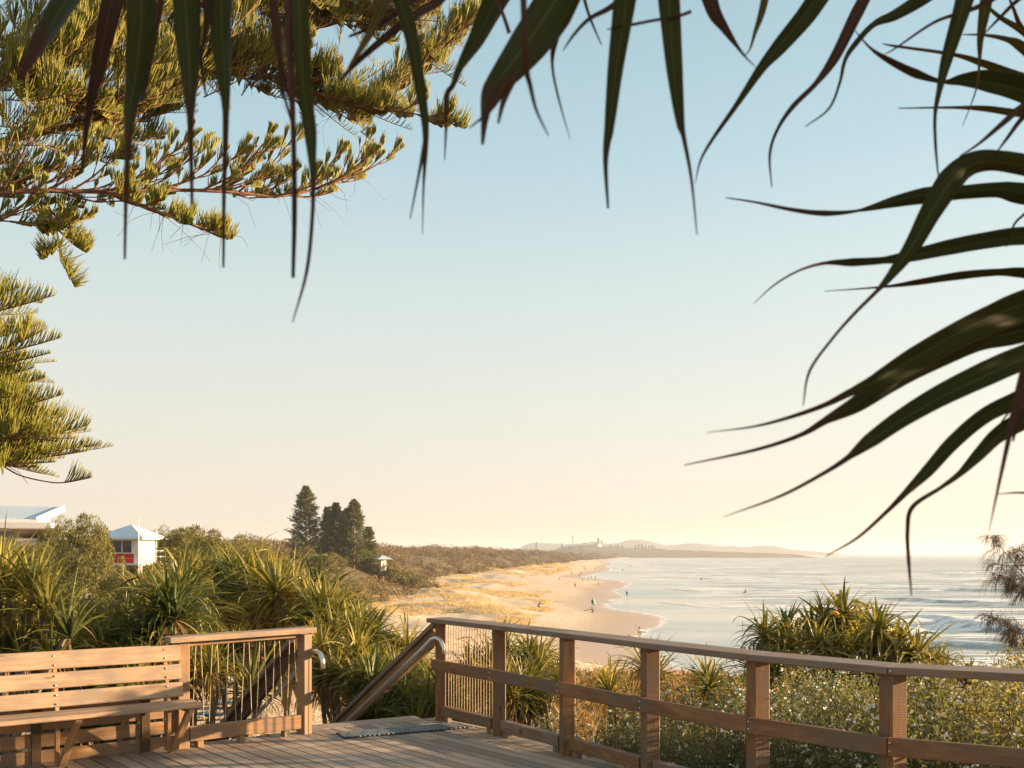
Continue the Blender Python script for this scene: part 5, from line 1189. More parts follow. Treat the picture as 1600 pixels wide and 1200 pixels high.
# ------------------------------------------------------------ overhanging pandanus leaves (the tree stands just right of the deck)
tre = empty('pandanus_tree', (3.75, 2.3, Lz(3.75, 2.3)), label='large pandanus tree overhanging the deck with long dark leaves across the top and right', cat='tree')
TO = Vector(tre.location)
LV = [ # (px, py, width px) base -> tip, distance at base, distance at tip, colour
 ([(150, -90, 40), (120, -30, 40), (90, 20, 34), (60, 70, 24), (30, 125, 6)], 1.35, 1.15, 0), ([(190, -80, 40), (185, -40, 38), (170, 20, 34), (152, 110, 24), (138, 180, 11), (128, 270, 4)], 1.5, 1.35, 1),
 ([(225, -90, 50), (222, -40, 48), (220, 40, 47), (212, 120, 32), (204, 165, 22), (200, 220, 10), (197, 300, 6), (195, 405, 3)], 1.35, 1.2, 0), ([(262, -60, 12), (255, -20, 10), (240, 60, 9), (228, 130, 6), (222, 160, 3)], 1.5, 1.4, 1),
 ([(290, -90, 46), (290, -20, 46), (292, 40, 44), (296, 110, 30), (297, 155, 18), (298, 200, 9), (300, 320, 4)], 1.3, 1.18, 0), ([(345, -80, 42), (345, -10, 38), (346, 60, 34), (350, 120, 22), (353, 180, 10), (350, 300, 6), (349, 418, 3)], 1.32, 1.2, 0),
 ([(318, -40, 14), (322, 40, 9), (314, 90, 6), (322, 150, 3)], 1.4, 1.35, 1), ([(455, -80, 34), (455, -20, 26), (452, 60, 12), (458, 200, 8), (460, 330, 8), (458, 434, 5)], 1.25, 1.15, 1),
 ([(465, -90, 28), (468, -20, 28), (470, 60, 28), (475, 140, 24), (484, 205, 21), (488, 258, 11), (489, 320, 6), (480, 420, 5), (457, 504, 1)], 1.22, 1.12, 0), ([(420, -70, 20), (427, 0, 16), (432, 60, 12), (445, 130, 6), (453, 152, 3)], 1.35, 1.3, 1),
 ([(412, -60, 10), (436, 40, 8), (438, 120, 6), (455, 190, 2)], 1.4, 1.3, 1), ([(592, -90, 30), (618, -20, 28), (640, 50, 24), (655, 130, 20), (664, 190, 13), (665, 232, 9), (662, 290, 4), (660, 367, 1)], 1.4, 1.2, 0),
 ([(664, 222, 7), (655, 270, 4), (641, 342, 1)], 1.23, 1.2, 1), ([(720, -60, 18), (690, -5, 15), (650, 22, 13), (600, 60, 11), (560, 95, 8), (532, 125, 4)], 1.5, 1.3, 1),
 ([(690, -50, 12), (655, -8, 10), (600, 33, 8), (545, 57, 4)], 1.5, 1.35, 1), ([(628, -60, 16), (606, -10, 15), (580, 48, 14), (545, 106, 3)], 1.4, 1.32, 2),
 ([(840, -100, 44), (808, -50, 40), (770, 10, 38), (745, 60, 27), (720, 102, 12), (708, 132, 8), (698, 150, 8), (697, 200, 4), (695, 250, 1)], 1.5, 1.25, 0),
 ([(940, -140, 60), (900, -60, 64), (862, 12, 72), (830, 60, 64), (800, 100, 50), (777, 128, 36), (763, 150, 24), (757, 190, 11), (754, 226, 4)], 1.35, 1.1, 0),
 ([(796, 120, 12), (778, 155, 8), (760, 178, 5), (733, 200, 1)], 1.14, 1.1, 1), ([(808, 112, 12), (788, 155, 9), (778, 193, 3)], 1.15, 1.1, 1),
 ([(815, -60, 11), (818, 0, 10), (820, 60, 9), (823, 110, 9), (828, 132, 7), (838, 172, 4), (857, 212, 1)], 1.05, 1.05, 1), ([(892, -60, 24), (880, 20, 18), (868, 60, 13), (863, 100, 5), (872, 150, 4), (891, 218, 1)], 1.35, 1.25, 2),
 ([(760, -40, 5), (782, 12, 5), (796, 52, 6)], 1.4, 1.3, 1), ([(992, -100, 44), (985, -50, 44), (975, 20, 37), (962, 110, 27), (952, 200, 17), (948, 225, 13), (946, 260, 8), (950, 326, 4)], 1.35, 1.15, 0),
 ([(1030, -100, 40), (1040, -50, 40), (1046, 20, 36), (1053, 110, 28), (1062, 190, 15), (1068, 215, 8), (1080, 280, 5), (1089, 367, 2)], 1.35, 1.15, 0), ([(985, -10, 12), (950, 14, 8), (920, 30, 6), (896, 55, 4), (880, 79, 1)], 1.4, 1.3, 1),
 ([(900, -50, 5), (912, -5, 5), (922, 28, 4), (940, 70, 1)], 1.5, 1.45, 1), ([(1085, -100, 34), (1100, -40, 30), (1116, 15, 24), (1132, 42, 15), (1152, 72, 6), (1166, 90, 3), (1182, 106, 1)], 1.5, 1.35, 1),
 ([(1206, -80, 14), (1198, -20, 14), (1190, 20, 11), (1180, 50, 6), (1171, 78, 2), (1160, 88, 1)], 1.5, 1.4, 2), ([(1080, 18, 5), (1056, 26, 4), (1020, 32, 4), (990, 38, 4), (948, 46, 1)], 1.3, 1.3, 1),
 ([(1345, -110, 36), (1300, -40, 36), (1260, 20, 34), (1217, 72, 27), (1190, 105, 17), (1150, 165, 9), (1115, 215, 6), (1095, 250, 4), (1086, 287, 1)], 1.6, 1.35, 0),
 ([(1420, -100, 18), (1370, -35, 19), (1340, 18, 21), (1305, 88, 17), (1275, 130, 8), (1240, 165, 8), (1216, 200, 5), (1203, 240, 4), (1206, 293, 1)], 1.65, 1.4, 1),
 ([(1510, -60, 26), (1450, -10, 24), (1400, 22, 17), (1365, 38, 9), (1335, 70, 9), (1320, 95, 6), (1312, 130, 4), (1295, 170, 3), (1258, 198, 1)], 1.7, 1.45, 0),
 ([(1540, -110, 34), (1520, -50, 34), (1501, 20, 27), (1480, 90, 19), (1468, 140, 9), (1461, 180, 5), (1462, 230, 4), (1467, 287, 1)], 1.6, 1.4, 0), ([(1550, -80, 24), (1545, -30, 22), (1537, 20, 19), (1531, 62, 11), (1530, 96, 5), (1525, 140, 3), (1504, 197, 1)], 1.75, 1.6, 2),
 ([(1680, -60, 12), (1600, -8, 8), (1560, 30, 5), (1539, 52, 2)], 1.7, 1.6, 1), ([(1620, -50, 14), (1570, -15, 12), (1540, 5, 9), (1510, 18, 7), (1460, 35, 5), (1400, 75, 3), (1380, 86, 1)], 1.6, 1.5, 1),
 ([(1790, 240, 50), (1700, 182, 50), (1600, 142, 42), (1540, 128, 34), (1503, 126, 20), (1473, 128, 5), (1430, 115, 14), (1390, 95, 10), (1360, 75, 4), (1333, 44, 1)], 1.8, 1.5, 0),
 ([(1800, 190, 26), (1700, 150, 24), (1600, 122, 15), (1540, 100, 12), (1490, 85, 6), (1400, 72, 4), (1378, 68, 1)], 1.9, 1.7, 2), ([(1800, 190, 14), (1700, 184, 14), (1600, 178, 12), (1540, 170, 9), (1490, 168, 4), (1404, 169, 1)], 1.8, 1.7, 2),
 ([(1800, 200, 26), (1680, 140, 24), (1600, 76, 16), (1575, 62, 8), (1540, 55, 4), (1504, 54, 1)], 1.9, 1.8, 2), ([(1760, 220, 18), (1650, 95, 15), (1600, 50, 10), (1560, 25, 6), (1535, 0, 3), (1518, -30, 1)], 1.9, 1.8, 2),
 ([(1700, 160, 14), (1620, 70, 12), (1595, 42, 8), (1583, 12, 5), (1572, -14, 2)], 2, 1.9, 2), ([(1750, 90, 16), (1680, 125, 14), (1600, 166, 12), (1570, 190, 9), (1530, 224, 4), (1499, 244, 1)], 1.5, 1.4, 1), ([(1700, 110, 14), (1640, 150, 12), (1600, 182, 8), (1575, 214, 5), (1555, 241, 1)], 1.55, 1.5, 1),
 ([(1800, 300, 46), (1700, 272, 42), (1620, 262, 34), (1560, 252, 32), (1520, 256, 38), (1488, 280, 44), (1455, 330, 35), (1425, 385, 27), (1392, 430, 14), (1370, 455, 6), (1335, 490, 5), (1300, 530, 4), (1265, 580, 4), (1255, 634, 1)], 1.6, 1.25, 0),
 ([(1800, 330, 36), (1700, 312, 36), (1600, 302, 34), (1560, 296, 24), (1500, 300, 22), (1450, 304, 27), (1400, 314, 19), (1342, 329, 4), (1290, 333, 9), (1240, 328, 6), (1180, 316, 3), (1134, 309, 1)], 1.75, 1.45, 0),
 ([(1800, 390, 30), (1700, 372, 34), (1600, 370, 30), (1540, 377, 28), (1480, 388, 26), (1420, 401, 20), (1380, 407, 12), (1330, 410, 14), (1290, 411, 6), (1250, 422, 4), (1210, 445, 3), (1177, 475, 1)], 1.7, 1.4, 0),
 ([(1800, 440, 18), (1700, 435, 18), (1600, 426, 18), (1560, 425, 12), (1500, 430, 14), (1430, 441, 10), (1380, 448, 4), (1288, 455, 1)], 1.8, 1.6, 0),
 ([(1850, 420, 60), (1720, 442, 64), (1600, 476, 56), (1540, 500, 48), (1480, 530, 44), (1420, 565, 42), (1370, 595, 33), (1330, 612, 14), (1290, 632, 9), (1240, 650, 7), (1180, 666, 4), (1104, 676, 1)], 1.55, 1.25, 0),
 ([(1850, 440, 50), (1720, 476, 50), (1600, 515, 44), (1530, 530, 40), (1460, 560, 38), (1400, 590, 37), (1340, 630, 28), (1290, 657, 12), (1250, 680, 7), (1180, 703, 5), (1069, 727, 1)], 1.6, 1.3, 0),
 ([(1850, 470, 50), (1720, 516, 50), (1600, 560, 43), (1540, 586, 43), (1470, 620, 38), (1410, 655, 32), (1360, 690, 26), (1326, 715, 10), (1290, 738, 7), (1220, 775, 5), (1129, 808, 1)], 1.55, 1.25, 0),
 ([(1850, 500, 40), (1720, 556, 38), (1600, 618, 29), (1540, 648, 26), (1490, 690, 24), (1450, 735, 20), (1415, 770, 10), (1385, 800, 6), (1340, 840, 4), (1290, 869, 1)], 1.6, 1.3, 0),
 ([(1850, 520, 40), (1720, 592, 38), (1600, 656, 32), (1560, 680, 26), (1530, 710, 20), (1500, 740, 10), (1470, 762, 6), (1426, 792, 7), (1418, 830, 6), (1420, 880, 5), (1424, 932, 1)], 1.6, 1.3, 0),
 ([(1680, 440, 14), (1620, 530, 14), (1600, 580, 14), (1585, 640, 12), (1575, 690, 8), (1560, 760, 5), (1545, 832, 1)], 1.2, 1.15, 1), ([(1800, 520, 16), (1660, 600, 14), (1605, 620, 12), (1590, 655, 10), (1583, 690, 2)], 1.3, 1.3, 1),
 ([(1850, 560, 9), (1770, 720, 8), (1700, 775, 6), (1600, 770, 4), (1558, 772, 1)], 1.4, 1.35, 1), ([(1760, 500, 8), (1640, 560, 6), (1600, 618, 5), (1570, 652, 3), (1545, 692, 1)], 1.5, 1.45, 1), ([(1800, 300, 6), (1700, 288, 5), (1640, 300, 4), (1600, 335, 4), (1584, 352, 3), (1572, 386, 1)], 1.6, 1.6, 1)]
M['near2'] = foliage('yellowing_leaf', [(.09, .10, .02), (.14, .12, .03), (.07, .08, .02)], .35, .5)
M['near'] = M['near']; NM = [M['near'], M['nearbr'], M['near2']]
def leafmat(base, tipc, nm, tr=.14):
    "green strap leaf with parallel veins that browns towards the tip"
    m, nt, b, o = newmat(nm)
    uv = nd(nt, 'ShaderNodeUVMap').outputs[0]; sx = nd(nt, 'ShaderNodeSeparateXYZ'); nt.links.new(uv, sx.inputs[0])
    v = noise(nt, mapping(nt, uv, (1.5, 26, 1)), 1.0, 3, .6); n2 = noise(nt, mapping(nt, uv, (9, 2, 1)), 1, 4)
    c = ramp(nt, v, [(.3, tuple(x * .7 for x in base)), (.7, tuple(x * 1.35 for x in base))])
    rib = mth(nt, 'ABSOLUTE', mth(nt, 'SUBTRACT', sx.outputs[1], .5)); c = mixc(nt, ramp(nt, rib, [(.0, (.75, .75, .75)), (.05, (0, 0, 0))]), c, tuple(x * 2.6 for x in base))
    c = mixc(nt, ramp(nt, rib, [(.462, (0, 0, 0)), (.485, (.7, .7, .7))]), c, tuple(x * 2.2 for x in tipc))  # lighter margins: light on the leaf edges painted into the colour
    f = mth(nt, 'ADD', sx.outputs[0], mth(nt, 'MULTIPLY', mth(nt, 'SUBTRACT', n2, .5), .22))
    c = mixc(nt, ramp(nt, f, [(.60, (0, 0, 0)), (.72, (1, 1, 1))]), c, tipc)
    nt.links.new(c, b.inputs['Base Color']); b.inputs['Roughness'].default_value = .55; b.inputs['Specular IOR Level'].default_value = .10
    bump(nt, v, b, .35, .0015)
    t = nd(nt, 'ShaderNodeBsdfTranslucent'); nt.links.new(c, t.inputs[0])
    mx = nd(nt, 'ShaderNodeMixShader'); mx.inputs[0].default_value = tr; nt.links.new(b.outputs[0], mx.inputs[1]); nt.links.new(t.outputs[0], mx.inputs[2]); nt.links.new(mx.outputs[0], o.inputs[0])
    return m
NM = [leafmat((.040, .044, .009), (.07, .03, .016), 'overhanging_leaf', .24), leafmat((.06, .027, .015), (.05, .02, .013), 'withered_leaf'), leafmat((.09, .075, .016), (.16, .09, .03), 'yellowing_leaf', .3)]  # third material is a yellower leaf tone
def bigleaf(spec, d0, d1, ci, seed):
    r = np.random.default_rng(seed); n = len(spec)
    ds = np.interp(np.arange(n), [0, n - 1], [d0, d1]) + np.sin(np.arange(n) * 1.7 + seed) * .012
    pw = np.array([[*P(x, y, d), w_ * d / F] for (x, y, w_), d in zip(spec, ds)])
    pts = []; pq = [2 * pw[0] - pw[1]] + list(pw) + [2 * pw[-1] - pw[-2]]
    for i in range(1, len(pq) - 2):
        a, b, c, d = pq[i - 1:i + 3]
        for k in range(6):
            t = k / 6; v = .5 * (2 * b + (c - a) * t + (2 * a - 5 * b + 4 * c - d) * t * t + (3 * b - a - 3 * c + d) * t ** 3); v[3] = b[3] + (c[3] - b[3]) * t; pts.append(v)
    pts.append(pw[-1]); pts = np.array(pts); m = len(pts); wid = pts[:, 3] * .92; pts = pts[:, :3]
    view = pts - np.array([0, 0, CAMH]); view /= np.linalg.norm(view, axis=1)[:, None]
    # gentle roll of the blade about its own axis, 5 points across a folded section
    roll = .35 * np.sin(np.linspace(0, 2.4, m) + seed * 1.3)
    V = np.zeros((m, 5, 3)); U = np.zeros((m, 5, 2)); keel = r.choice([-1, 1]) * .30
    for i in range(m):
        t = pts[min(i + 1, m - 1)] - pts[max(i - 1, 0)]; t /= np.linalg.norm(t) + 1e-9
        s = np.cross(t, view[i]); s /= np.linalg.norm(s) + 1e-9; u = np.cross(s, t)
        s2 = s * math.cos(roll[i]) + u * math.sin(roll[i]); u2 = np.cross(s2, t); wd = wid[i] / math.cos(roll[i])
        for k, (x, y) in enumerate(((-.5, .5), (-.27, .12), (0, -.28), (.27, .12), (.5, .5))): V[i, k] = pts[i] + s2 * x * wd + u2 * (y * keel * wd); U[i, k] = (i / (m - 1), k / 4)
    i = np.arange((m - 1) * 4); a = (i // 4) * 5 + i % 4; Q = np.stack([a, a + 1, a + 6, a + 5], 1)
    me = npmesh('leaf', V.reshape(-1, 3) - np.array(TO), Q, NM[ci], uv=U.reshape(-1, 2)[Q.ravel()], smooth=True)
    o = link('leaf', me, tre)
    sm = o.modifiers.new('thickness', 'SOLIDIFY'); sm.thickness = .0008
    return o
for i, (sp, d0, d1, ci) in enumerate(LV): bigleaf(sp, d0, d1, ci, i)
# trunk, limbs and the leaf heads outside the picture
tr = MB(); heads = [Vector(P(1980, 330, 1.9)), Vector(P(1650, -260, 1.8)), Vector(P(1050, -330, 1.5)), Vector(P(420, -330, 1.5))]
base = Vector((3.75, 2.3, TO.z - .3)) - TO
fork = Vector((3.5, 2.2, 2.3)) - TO
tr.tube([base, base + Vector((.06, .02, 1.2)), fork + Vector((.1, 0, -.5)), fork], .13, 12, .10)
for h in heads:
    v = h - TO; tr.tube([fork, fork.lerp(v, .5) + Vector((0, 0, .16 if h.x > 1 else .5)), v + Vector((0, 0, .05))], .07, 9, .045)
tr.build('trunk', M['barkg'], tre, smooth=True)
for k, h in enumerate(heads):
    for j in range(2 if k < 2 else 1):
        o = link('leaf_head', ROS[(k + j) % 5], tre, h - TO + Vector((.05 + .25 * j * (k < 2), -.15 * j, .10 + .25 * (k > 1)))); s = .55 if k > 1 else .5
        o.scale = (s, s, s); o.rotation_euler = (.2, .6 if k == 0 else -.2, k)

for k, (x, y, z) in enumerate([(2.75, 1.25, 2.0), (2.7, 1.0, 2.6), (3.3, 1.6, 2.4), (2.9, 1.5, 3.0), (3.5, 1.1, 2.9), (3.1, .8, 1.7), (3.7, 1.8, 3.2), (2.6, .7, 3.2), (3.4, 2.0, 1.9), (2.8, 1.1, 2.3), (2.5, 1.9, 2.7), (2.6, 2.1, 2.2), (3.0, 2.0, 2.8), (2.5, 1.6, 2.35), (2.9, 1.9, 1.7), (2.4, 1.5, 2.9), (3.3, 1.3, 2.0), (3.2, 2.3, 2.5)]):  # extra unseen leaf heads, added to keep sun off the overhanging leaves
    o = link('leaf_head', ROS[k % 5], tre, Vector((x, y, z)) - TO); o.scale = (1.0, 1.0, 1.0); o.rotation_euler = (.3 * math.sin(k), .3 * math.cos(k * 2), k)

# ------------------------------------------------------------ casuarina at the right edge
ct = empty('casuarina_tree', (6.9, 10.6, Lz(6.9, 10.6)), label='feathery casuarina reaching in from the right edge with drooping brown needles', cat='tree')
CO = Vector(ct.location); cb = MB(); CV, CQ, cn = [], [], [0]; rc = np.random.default_rng(8)
cb.tube([Vector((0, 0, -.4)), Vector((.1, 0, 1.2)), Vector((.15, 0, 2.6)), Vector((.2, .1, 4.2))], .09, 9, .04)
def casu(pts, d, dens, ln):
    sp = catmull([P(x, y, d + .04 * k) for k, (x, y) in enumerate(pts)], 8); cb.tube([Vector(p) - CO for p in sp], .010, 6, .0025)
    m = len(sp)
    for j in range(dens):
        f = rc.uniform(.05, 1) ** .7 ; p = sp[min(int(f * (m - 1)), m - 1)]
        e = p + rc.normal(size=3) * np.array([.10, .10, .05]) * (1.15 - f * .5) + np.array([-.02, 0, .01]); cb.tube([Vector(p) - CO, Vector((p + e) / 2 + [0, 0, .015]) - CO, Vector(e) - CO], .0025, 3, .0015)
        n = 16; b = p + (e - p) * rc.uniform(.2, 1, n)[:, None]; d0 = (e - p) / (np.linalg.norm(e - p) + 1e-6) + rc.normal(size=(n, 3)) * .55 + np.array([-.1, 0, .05]); d0 /= np.linalg.norm(d0, axis=1)[:, None]
        cords(rc, b - np.array(CO), d0, ln * rc.uniform(.5, 1.15, n), np.full(n, .0030), CV, CQ, cn, -rc.uniform(1.0, 3.4, n))
casu([(1720, 1000), (1640, 930), (1600, 897), (1575, 868), (1556, 848), (1542, 838)], 8.6, 26, .15)
casu([(1680, 900), (1620, 880), (1596, 862), (1592, 850)], 8.5, 18, .14)
casu([(1700, 930), (1640, 905), (1600, 905), (1570, 903), (1550, 895)], 8.8, 24, .17)
casu([(1660, 886), (1610, 884), (1575, 884), (1553, 881)], 8.7, 14, .13)
casu([(1720, 1010), (1650, 985), (1605, 985), (1580, 978), (1562, 972), (1546, 964)], 8.4, 38, .14)
casu([(1700, 960), (1640, 930), (1610, 925), (1588, 915)], 8.7, 26, .17)
casu([(1700, 1020), (1640, 1005), (1600, 1000), (1585, 995)], 8.5, 24, .14)
for q in ((1720, 1000, 8.6), (1680, 900, 8.5), (1700, 930, 8.8), (1660, 886, 8.7), (1720, 1010, 8.4), (1700, 960, 8.7), (1700, 1020, 8.5)):
    v = P(*q) - CO; cb.tube([Vector((.12, 0, max(.4, v.z - .7))), v], .022, 6, .011)
cb.build('branches', M['twig'], ct, smooth=True); link('needles', npmesh('needles', np.concatenate(CV), np.concatenate(CQ), M['casu']), ct)

# ------------------------------------------------------------ people on the beach
def suit(nm, body, legs, headpt, legz):
    m, nt, b, o = newmat(nm)
    oc = nd(nt, 'ShaderNodeTexCoord').outputs['Object']
    ds = nd(nt, 'ShaderNodeVectorMath', operation='DISTANCE'); nt.links.new(oc, ds.inputs[0]); ds.inputs[1].default_value = headpt
    sx = nd(nt, 'ShaderNodeSeparateXYZ'); nt.links.new(oc, sx.inputs[0])
    c = mixc(nt, mth(nt, 'LESS_THAN', sx.outputs[2], legz), body, legs)
    c = mixc(nt, mth(nt, 'LESS_THAN', ds.outputs['Value'], .17), c, (.45, .27, .18))
    c = mixc(nt, mth(nt, 'LESS_THAN', sx.outputs[2], .07), c, (.42, .25, .17))
    nt.links.new(c, b.inputs['Base Color']); b.inputs['Roughness'].default_value = .7; return m
POSE = {
 'stand': dict(head=(0, -.02, 1.60), j=dict(p=(0, 0, .93, .15), w=(0, .01, 1.10, .13), c=(0, 0, 1.32, .165), n=(0, 0, 1.47, .065), h=(0, -.01, 1.60, .10), t=(0, 0, 1.69, .085), ls=(.17, 0, 1.40, .07), le=(.25, .03, 1.13, .05), lw=(.27, -.04, .88, .035), lh=(.27, -.07, .80, .04),
   rs=(-.17, 0, 1.40, .07), re=(-.25, .03, 1.13, .05), rw=(-.26, -.03, .88, .035), rh=(-.26, -.06, .80, .04), lt=(.09, 0, .86, .10), lk=(.11, -.02, .50, .065), la=(.12, .02, .09, .042), lf=(.12, -.12, .035, .04), rt=(-.09, 0, .86, .10), rk=(-.10, -.01, .50, .065), ra=(-.12, .02, .09, .042), rf=(-.13, -.12, .035, .04))),
 'walk': dict(head=(0, -.06, 1.58), j=dict(p=(0, 0, .91, .15), w=(0, -.01, 1.08, .13), c=(0, -.03, 1.30, .165), n=(0, -.05, 1.45, .065), h=(0, -.07, 1.58, .10), t=(0, -.06, 1.67, .085), ls=(.17, -.03, 1.38, .07), le=(.24, .14, 1.14, .05), lw=(.26, .16, .90, .035), lh=(.26, .15, .82, .04),
   rs=(-.17, -.03, 1.38, .07), re=(-.24, -.12, 1.14, .05), rw=(-.24, -.32, 1.0, .035), rh=(-.24, -.39, .98, .04), lt=(.09, 0, .84, .10), lk=(.10, -.20, .50, .065), la=(.11, -.26, .10, .042), lf=(.11, -.40, .06, .04), rt=(-.09, 0, .84, .10), rk=(-.10, .06, .48, .065), ra=(-.11, .34, .16, .042), rf=(-.11, .26, .035, .04))),
 'crouch': dict(head=(0, -.42, 1.18), j=dict(p=(0, .12, .56, .16), w=(0, .03, .72, .13), c=(0, -.18, .92, .165), n=(0, -.30, 1.04, .065), h=(0, -.40, 1.16, .10), t=(0, -.42, 1.25, .085), ls=(.17, -.20, .98, .07), le=(.34, -.38, .84, .05), lw=(.42, -.55, .90, .035), lh=(.45, -.62, .93, .04),
   rs=(-.17, -.20, .98, .07), re=(-.36, -.22, .82, .05), rw=(-.56, -.26, .78, .035), rh=(-.64, -.27, .78, .04), lt=(.10, .08, .50, .10), lk=(.16, -.30, .46, .07), la=(.15, -.12, .09, .042), lf=(.15, -.26, .035, .04), rt=(-.10, .08, .50, .10), rk=(-.20, -.24, .42, .07), ra=(-.20, .08, .09, .042), rf=(-.20, -.06, .035, .04))),
 'sit': dict(head=(0, -.02, .72), j=dict(p=(0, 0, .10, .16), w=(0, .03, .25, .13), c=(0, .02, .46, .165), n=(0, 0, .60, .065), h=(0, -.02, .72, .10), t=(0, -.01, .81, .085), ls=(.17, .02, .54, .07), le=(.26, -.06, .30, .05), lw=(.2, -.26, .28, .035), lh=(.17, -.33, .28, .04),
   rs=(-.17, .02, .54, .07), re=(-.26, -.06, .30, .05), rw=(-.2, -.26, .28, .035), rh=(-.17, -.33, .28, .04), lt=(.10, -.05, .10, .10), lk=(.20, -.40, .16, .07), la=(.24, -.62, -.1, .042), lf=(.25, -.70, -.16, .04), rt=(-.10, -.05, .10, .10), rk=(-.20, -.40, .16, .07), ra=(-.24, -.62, -.1, .042), rf=(-.25, -.7, -.16, .04)))}
EDG = [('p', 'w'), ('w', 'c'), ('c', 'n'), ('n', 'h'), ('h', 't'), ('c', 'ls'), ('ls', 'le'), ('le', 'lw'), ('lw', 'lh'), ('c', 'rs'), ('rs', 're'), ('re', 'rw'), ('rw', 'rh'), ('p', 'lt'), ('lt', 'lk'), ('lk', 'la'), ('la', 'lf'), ('p', 'rt'), ('rt', 'rk'), ('rk', 'ra'), ('ra', 'rf')]
PM = {}
def bodymesh(pose):
    if pose in PM: return PM[pose]
    j = POSE[pose]['j']; ks = list(j); me = bpy.data.meshes.new('person'); me.from_pydata([j[k][:3] for k in ks], [(ks.index(a), ks.index(b)) for a, b in EDG], [])
    o = bpy.data.objects.new('tmp_body', me); COL.objects.link(o); o.modifiers.new('skin', 'SKIN')
    sv = me.skin_vertices[0].data if me.skin_vertices else None
    if sv is None:
        bpy.context.view_layer.objects.active = o; bpy.ops.mesh.customdata_skin_add(); sv = me.skin_vertices[0].data
    for i, k in enumerate(ks): sv[i].radius = (j[k][3], j[k][3] * (.72 if k in 'pwc' else 1)); sv[i].use_root = k == 'p'
    o.modifiers.new('sub', 'SUBSURF').levels = 1; o.modifiers['sub'].render_levels = 1
    dg = bpy.context.evaluated_depsgraph_get(); ev = o.evaluated_get(dg); out_ = bpy.data.meshes.new_from_object(ev, depsgraph=dg); out_.name = 'person'
    bpy.data.objects.remove(o); PM[pose] = out_; return out_
SUITS = {'black': ((.012, .012, .014), (.012, .012, .014)), 'green': ((.02, .06, .04), (.015, .02, .02)), 'red': ((.35, .05, .03), (.03, .03, .05)), 'white': ((.55, .52, .48), (.06, .06, .08)), 'brown': ((.10, .05, .03), (.04, .03, .03))}
hairm = plain('hair', (.06, .035, .02), .7, 0, 40); HM = {}
def hair(pose):
    if pose not in HM:
        m_ = MB(); h = Vector(POSE[pose]['head']); m_.sphere(h + Vector((0, .03, .05)), .112, 8, .95); o = m_.build('hair', hairm, smooth=True); HM[pose] = o.data; bpy.data.objects.remove(o)
    return HM[pose]
SM = {}
def person(px, py, hpx, pose, col, label, rz=0, z=None, grp='people on the beach'):
    if z is None:
        zz = SEA + .4
        for _ in range(6): g = G(px, py, zz); zz = max(Lz(g.x, g.y), SEA)
    else: zz = z
    g = G(px, py, zz); full = POSE[pose]['j']['t'][2] + .09; s = hpx * g.y / F / full; s = min(max(s, .85), 1.45)
    key = (pose, col)
    if key not in SM:
        me = bodymesh(pose).copy(); me.materials.clear(); me.materials.append(suit('clothes_' + col, *SUITS[col], POSE[pose]['head'], .5 if pose in ('stand', 'walk') else .3)); 
        me.polygons.foreach_set('use_smooth', np.ones(len(me.polygons), bool)); SM[key] = me
    o = link('person', SM[key], None, g); o.rotation_euler = (0, 0, rz); o.scale = (s, s, s); tag(o, label, 'person', grp)
    h = link('hair', hair(pose), o)
    return o, g, s
def board(loc, rot, col, label, ln=1.9):
    m_ = MB(); n = 14; prof = []
    for i in range(n + 1):
        t = i / n; prof.append((ln * (t - .5), .26 * max(.03, math.sin(math.pi * (t * .94 + .03)) ** .6)))
    b = 0
    for x, w_ in prof: m_.v += [Vector((x, -w_, .0 + .15 * (2 * x / ln) ** 4)), Vector((x, 0, .035 + .15 * (2 * x / ln) ** 4)), Vector((x, w_, .0 + .15 * (2 * x / ln) ** 4)), Vector((x, 0, -.035 + .15 * (2 * x / ln) ** 4))]
    for i in range(n):
        for k in range(4): a = i * 4 + k; c = i * 4 + (k + 1) % 4; m_.f.append((a, c, c + 4, a + 4)); m_.uv += [(0, 0)] * 4
    m_.f.append((3, 2, 1, 0)); m_.uv += [(0, 0)] * 4; m_.f.append(tuple(n * 4 + k for k in range(4))); m_.uv += [(0, 0)] * 4
    o = m_.build('surfboard', plain('board_' + col[0], col[1], .35, 0, 3, .05), smooth=True); o.location = loc; o.rotation_euler = rot
    return tag(o, label, 'surfboard', 'surfboards')
GRN = ('green', (.10, .32, .24)); TAN = ('tan', (.55, .42, .24)); WHT = ('white', (.75, .72, .66))
o, g, s = person(925.7, 947.5, 12.4, 'stand', 'green', 'person in dark wetsuit standing mid beach with a green surfboard under one arm', .2)
board(g + Vector((.42, .05, 1.05)), (D2R(84), D2R(68), .3), GRN, 'green surfboard carried by the person standing mid beach')
o, g, s = person(926.3, 959, 10, 'crouch', 'brown', 'person crouching with arms out on the sand in front of the standing surfer', -.7)
board(g + Vector((-1.25, .2, .75)), (D2R(20), D2R(-14), .1), TAN, 'tan surfboard behind the crouching person')
person(841.4, 951.5, 11.5, 'crouch', 'black', 'person in black bent forward on the dry sand left of all the others', 1.2)
o, g, s = person(999, 993, 15, 'walk', 'black', 'person in dark wetsuit walking at the water edge just above the top rail', .3)
board(g + Vector((.3, -.1, .75)), (D2R(78), D2R(12), .15), WHT, 'pale surfboard carried by the walker at the water edge')
o, g, s = person(979.5, 932.5, 10, 'walk', 'black', 'person in black wading in the shining shallows with a board', .2)
board(g + Vector((0, -.2, .25)), (0, 0, .1), TAN, 'tan board in the shallows at the feet of the wading person')
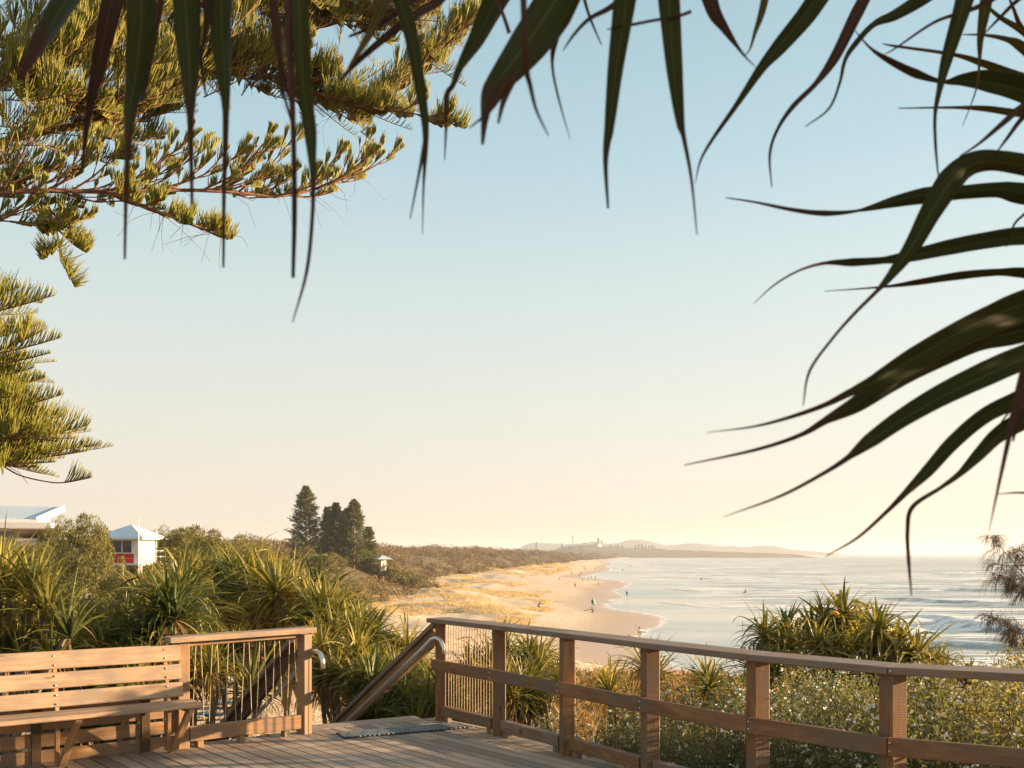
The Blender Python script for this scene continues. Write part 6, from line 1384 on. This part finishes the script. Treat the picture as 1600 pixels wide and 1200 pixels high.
for px, py, h, po, co, lb, rz in [
 (898.4, 918, 7.4, 'stand', 'black', 'person in black standing alone left of the swash, well above the standing surfer', 0), (934.5, 915.4, 6, 'walk', 'black', 'person walking on wet sand right of the one standing alone', 1.2),
 (910, 908.7, 5.6, 'walk', 'black', 'person walking at the left tip of the shallow water', .4), (905.3, 901.5, 5.8, 'stand', 'red', 'person in a red top beyond the tip of the shallow water', 0), (908.2, 898, 5.2, 'stand', 'brown', 'person just behind the one in a red top', .6),
 (919.3, 904.3, 4.2, 'stand', 'white', 'pale dressed person at the waterline, left one of three', 0), (923.8, 904.6, 4.6, 'stand', 'black', 'person at the waterline, middle one of three', 0), (930.2, 906.8, 6.6, 'walk', 'black', 'tall looking person at the waterline, right one of three', .8),
 (893, 898, 5.2, 'stand', 'black', 'person on dry sand halfway between the dune grass and the water', 0), (871.8, 894.6, 4.8, 'walk', 'brown', 'person walking along the edge of the golden dune grass', -.8), (907, 891, 4.2, 'stand', 'white', 'pale distant person left of a close pair', 0),
 (914, 891.4, 3.8, 'stand', 'black', 'front figure of a distant close pair', 0), (913, 888.2, 3.6, 'stand', 'brown', 'rear figure of a distant close pair', 0), (929.7, 890.9, 4, 'stand', 'black', 'distant person by the water right of the close pair', 0),
 (873.5, 905.8, 3, 'crouch', 'black', 'person crouching on the sand below the golden grass', 1.5), (895, 886.4, 2.6, 'stand', 'black', 'tiny far person on the sand under the dune scrub', 0)]:
    person(px, py, h, po, co, lb, rz)
for i, (px, py, h, lb) in enumerate([(973, 891.6, 3.6, 'surfer sitting on a board in the small waves off the distant beach'), (982, 885.3, 2.4, 'left of two tiny surfers far out'), (985.5, 885.2, 2.4, 'right of two tiny surfers far out'), (1017.6, 883.6, 2.6, 'tiny surfer lying far out near the haze'),
                                     (1096, 905.8, 5.2, 'surfer sitting upright in open water between the foam lines'), (1165, 926.2, 6.8, 'surfer in black just left of the pandanus clump before the sea')]):
    o, g, s = person(px, py, h, 'sit', 'black', lb, i * .9, SEA + .12, 'surfers in the water')
    board(g + Vector((0, 0, .03)), (0, 0, i * .9 + 1.57), WHT if i % 2 else TAN, ['board under the surfer off the distant beach', 'board under the left of two far surfers', 'board under the right of two far surfers', 'board under the surfer near the haze', 'board under the surfer between the foam lines', 'board under the surfer left of the pandanus clump'][i])
for i, (px, py, h) in enumerate([(1160, 983, 13)]):
    g = G(px, py, SEA); m_ = MB(); m_.tube([(0, 0, -.5), (.01, 0, .6), (0, 0, h * g.y / F)], .05, 8, .04); o = m_.build('marker_post', M['dark']); o.location = g; tag(o, 'slim dark post standing in the shallows left of the pandanus clump', 'post')
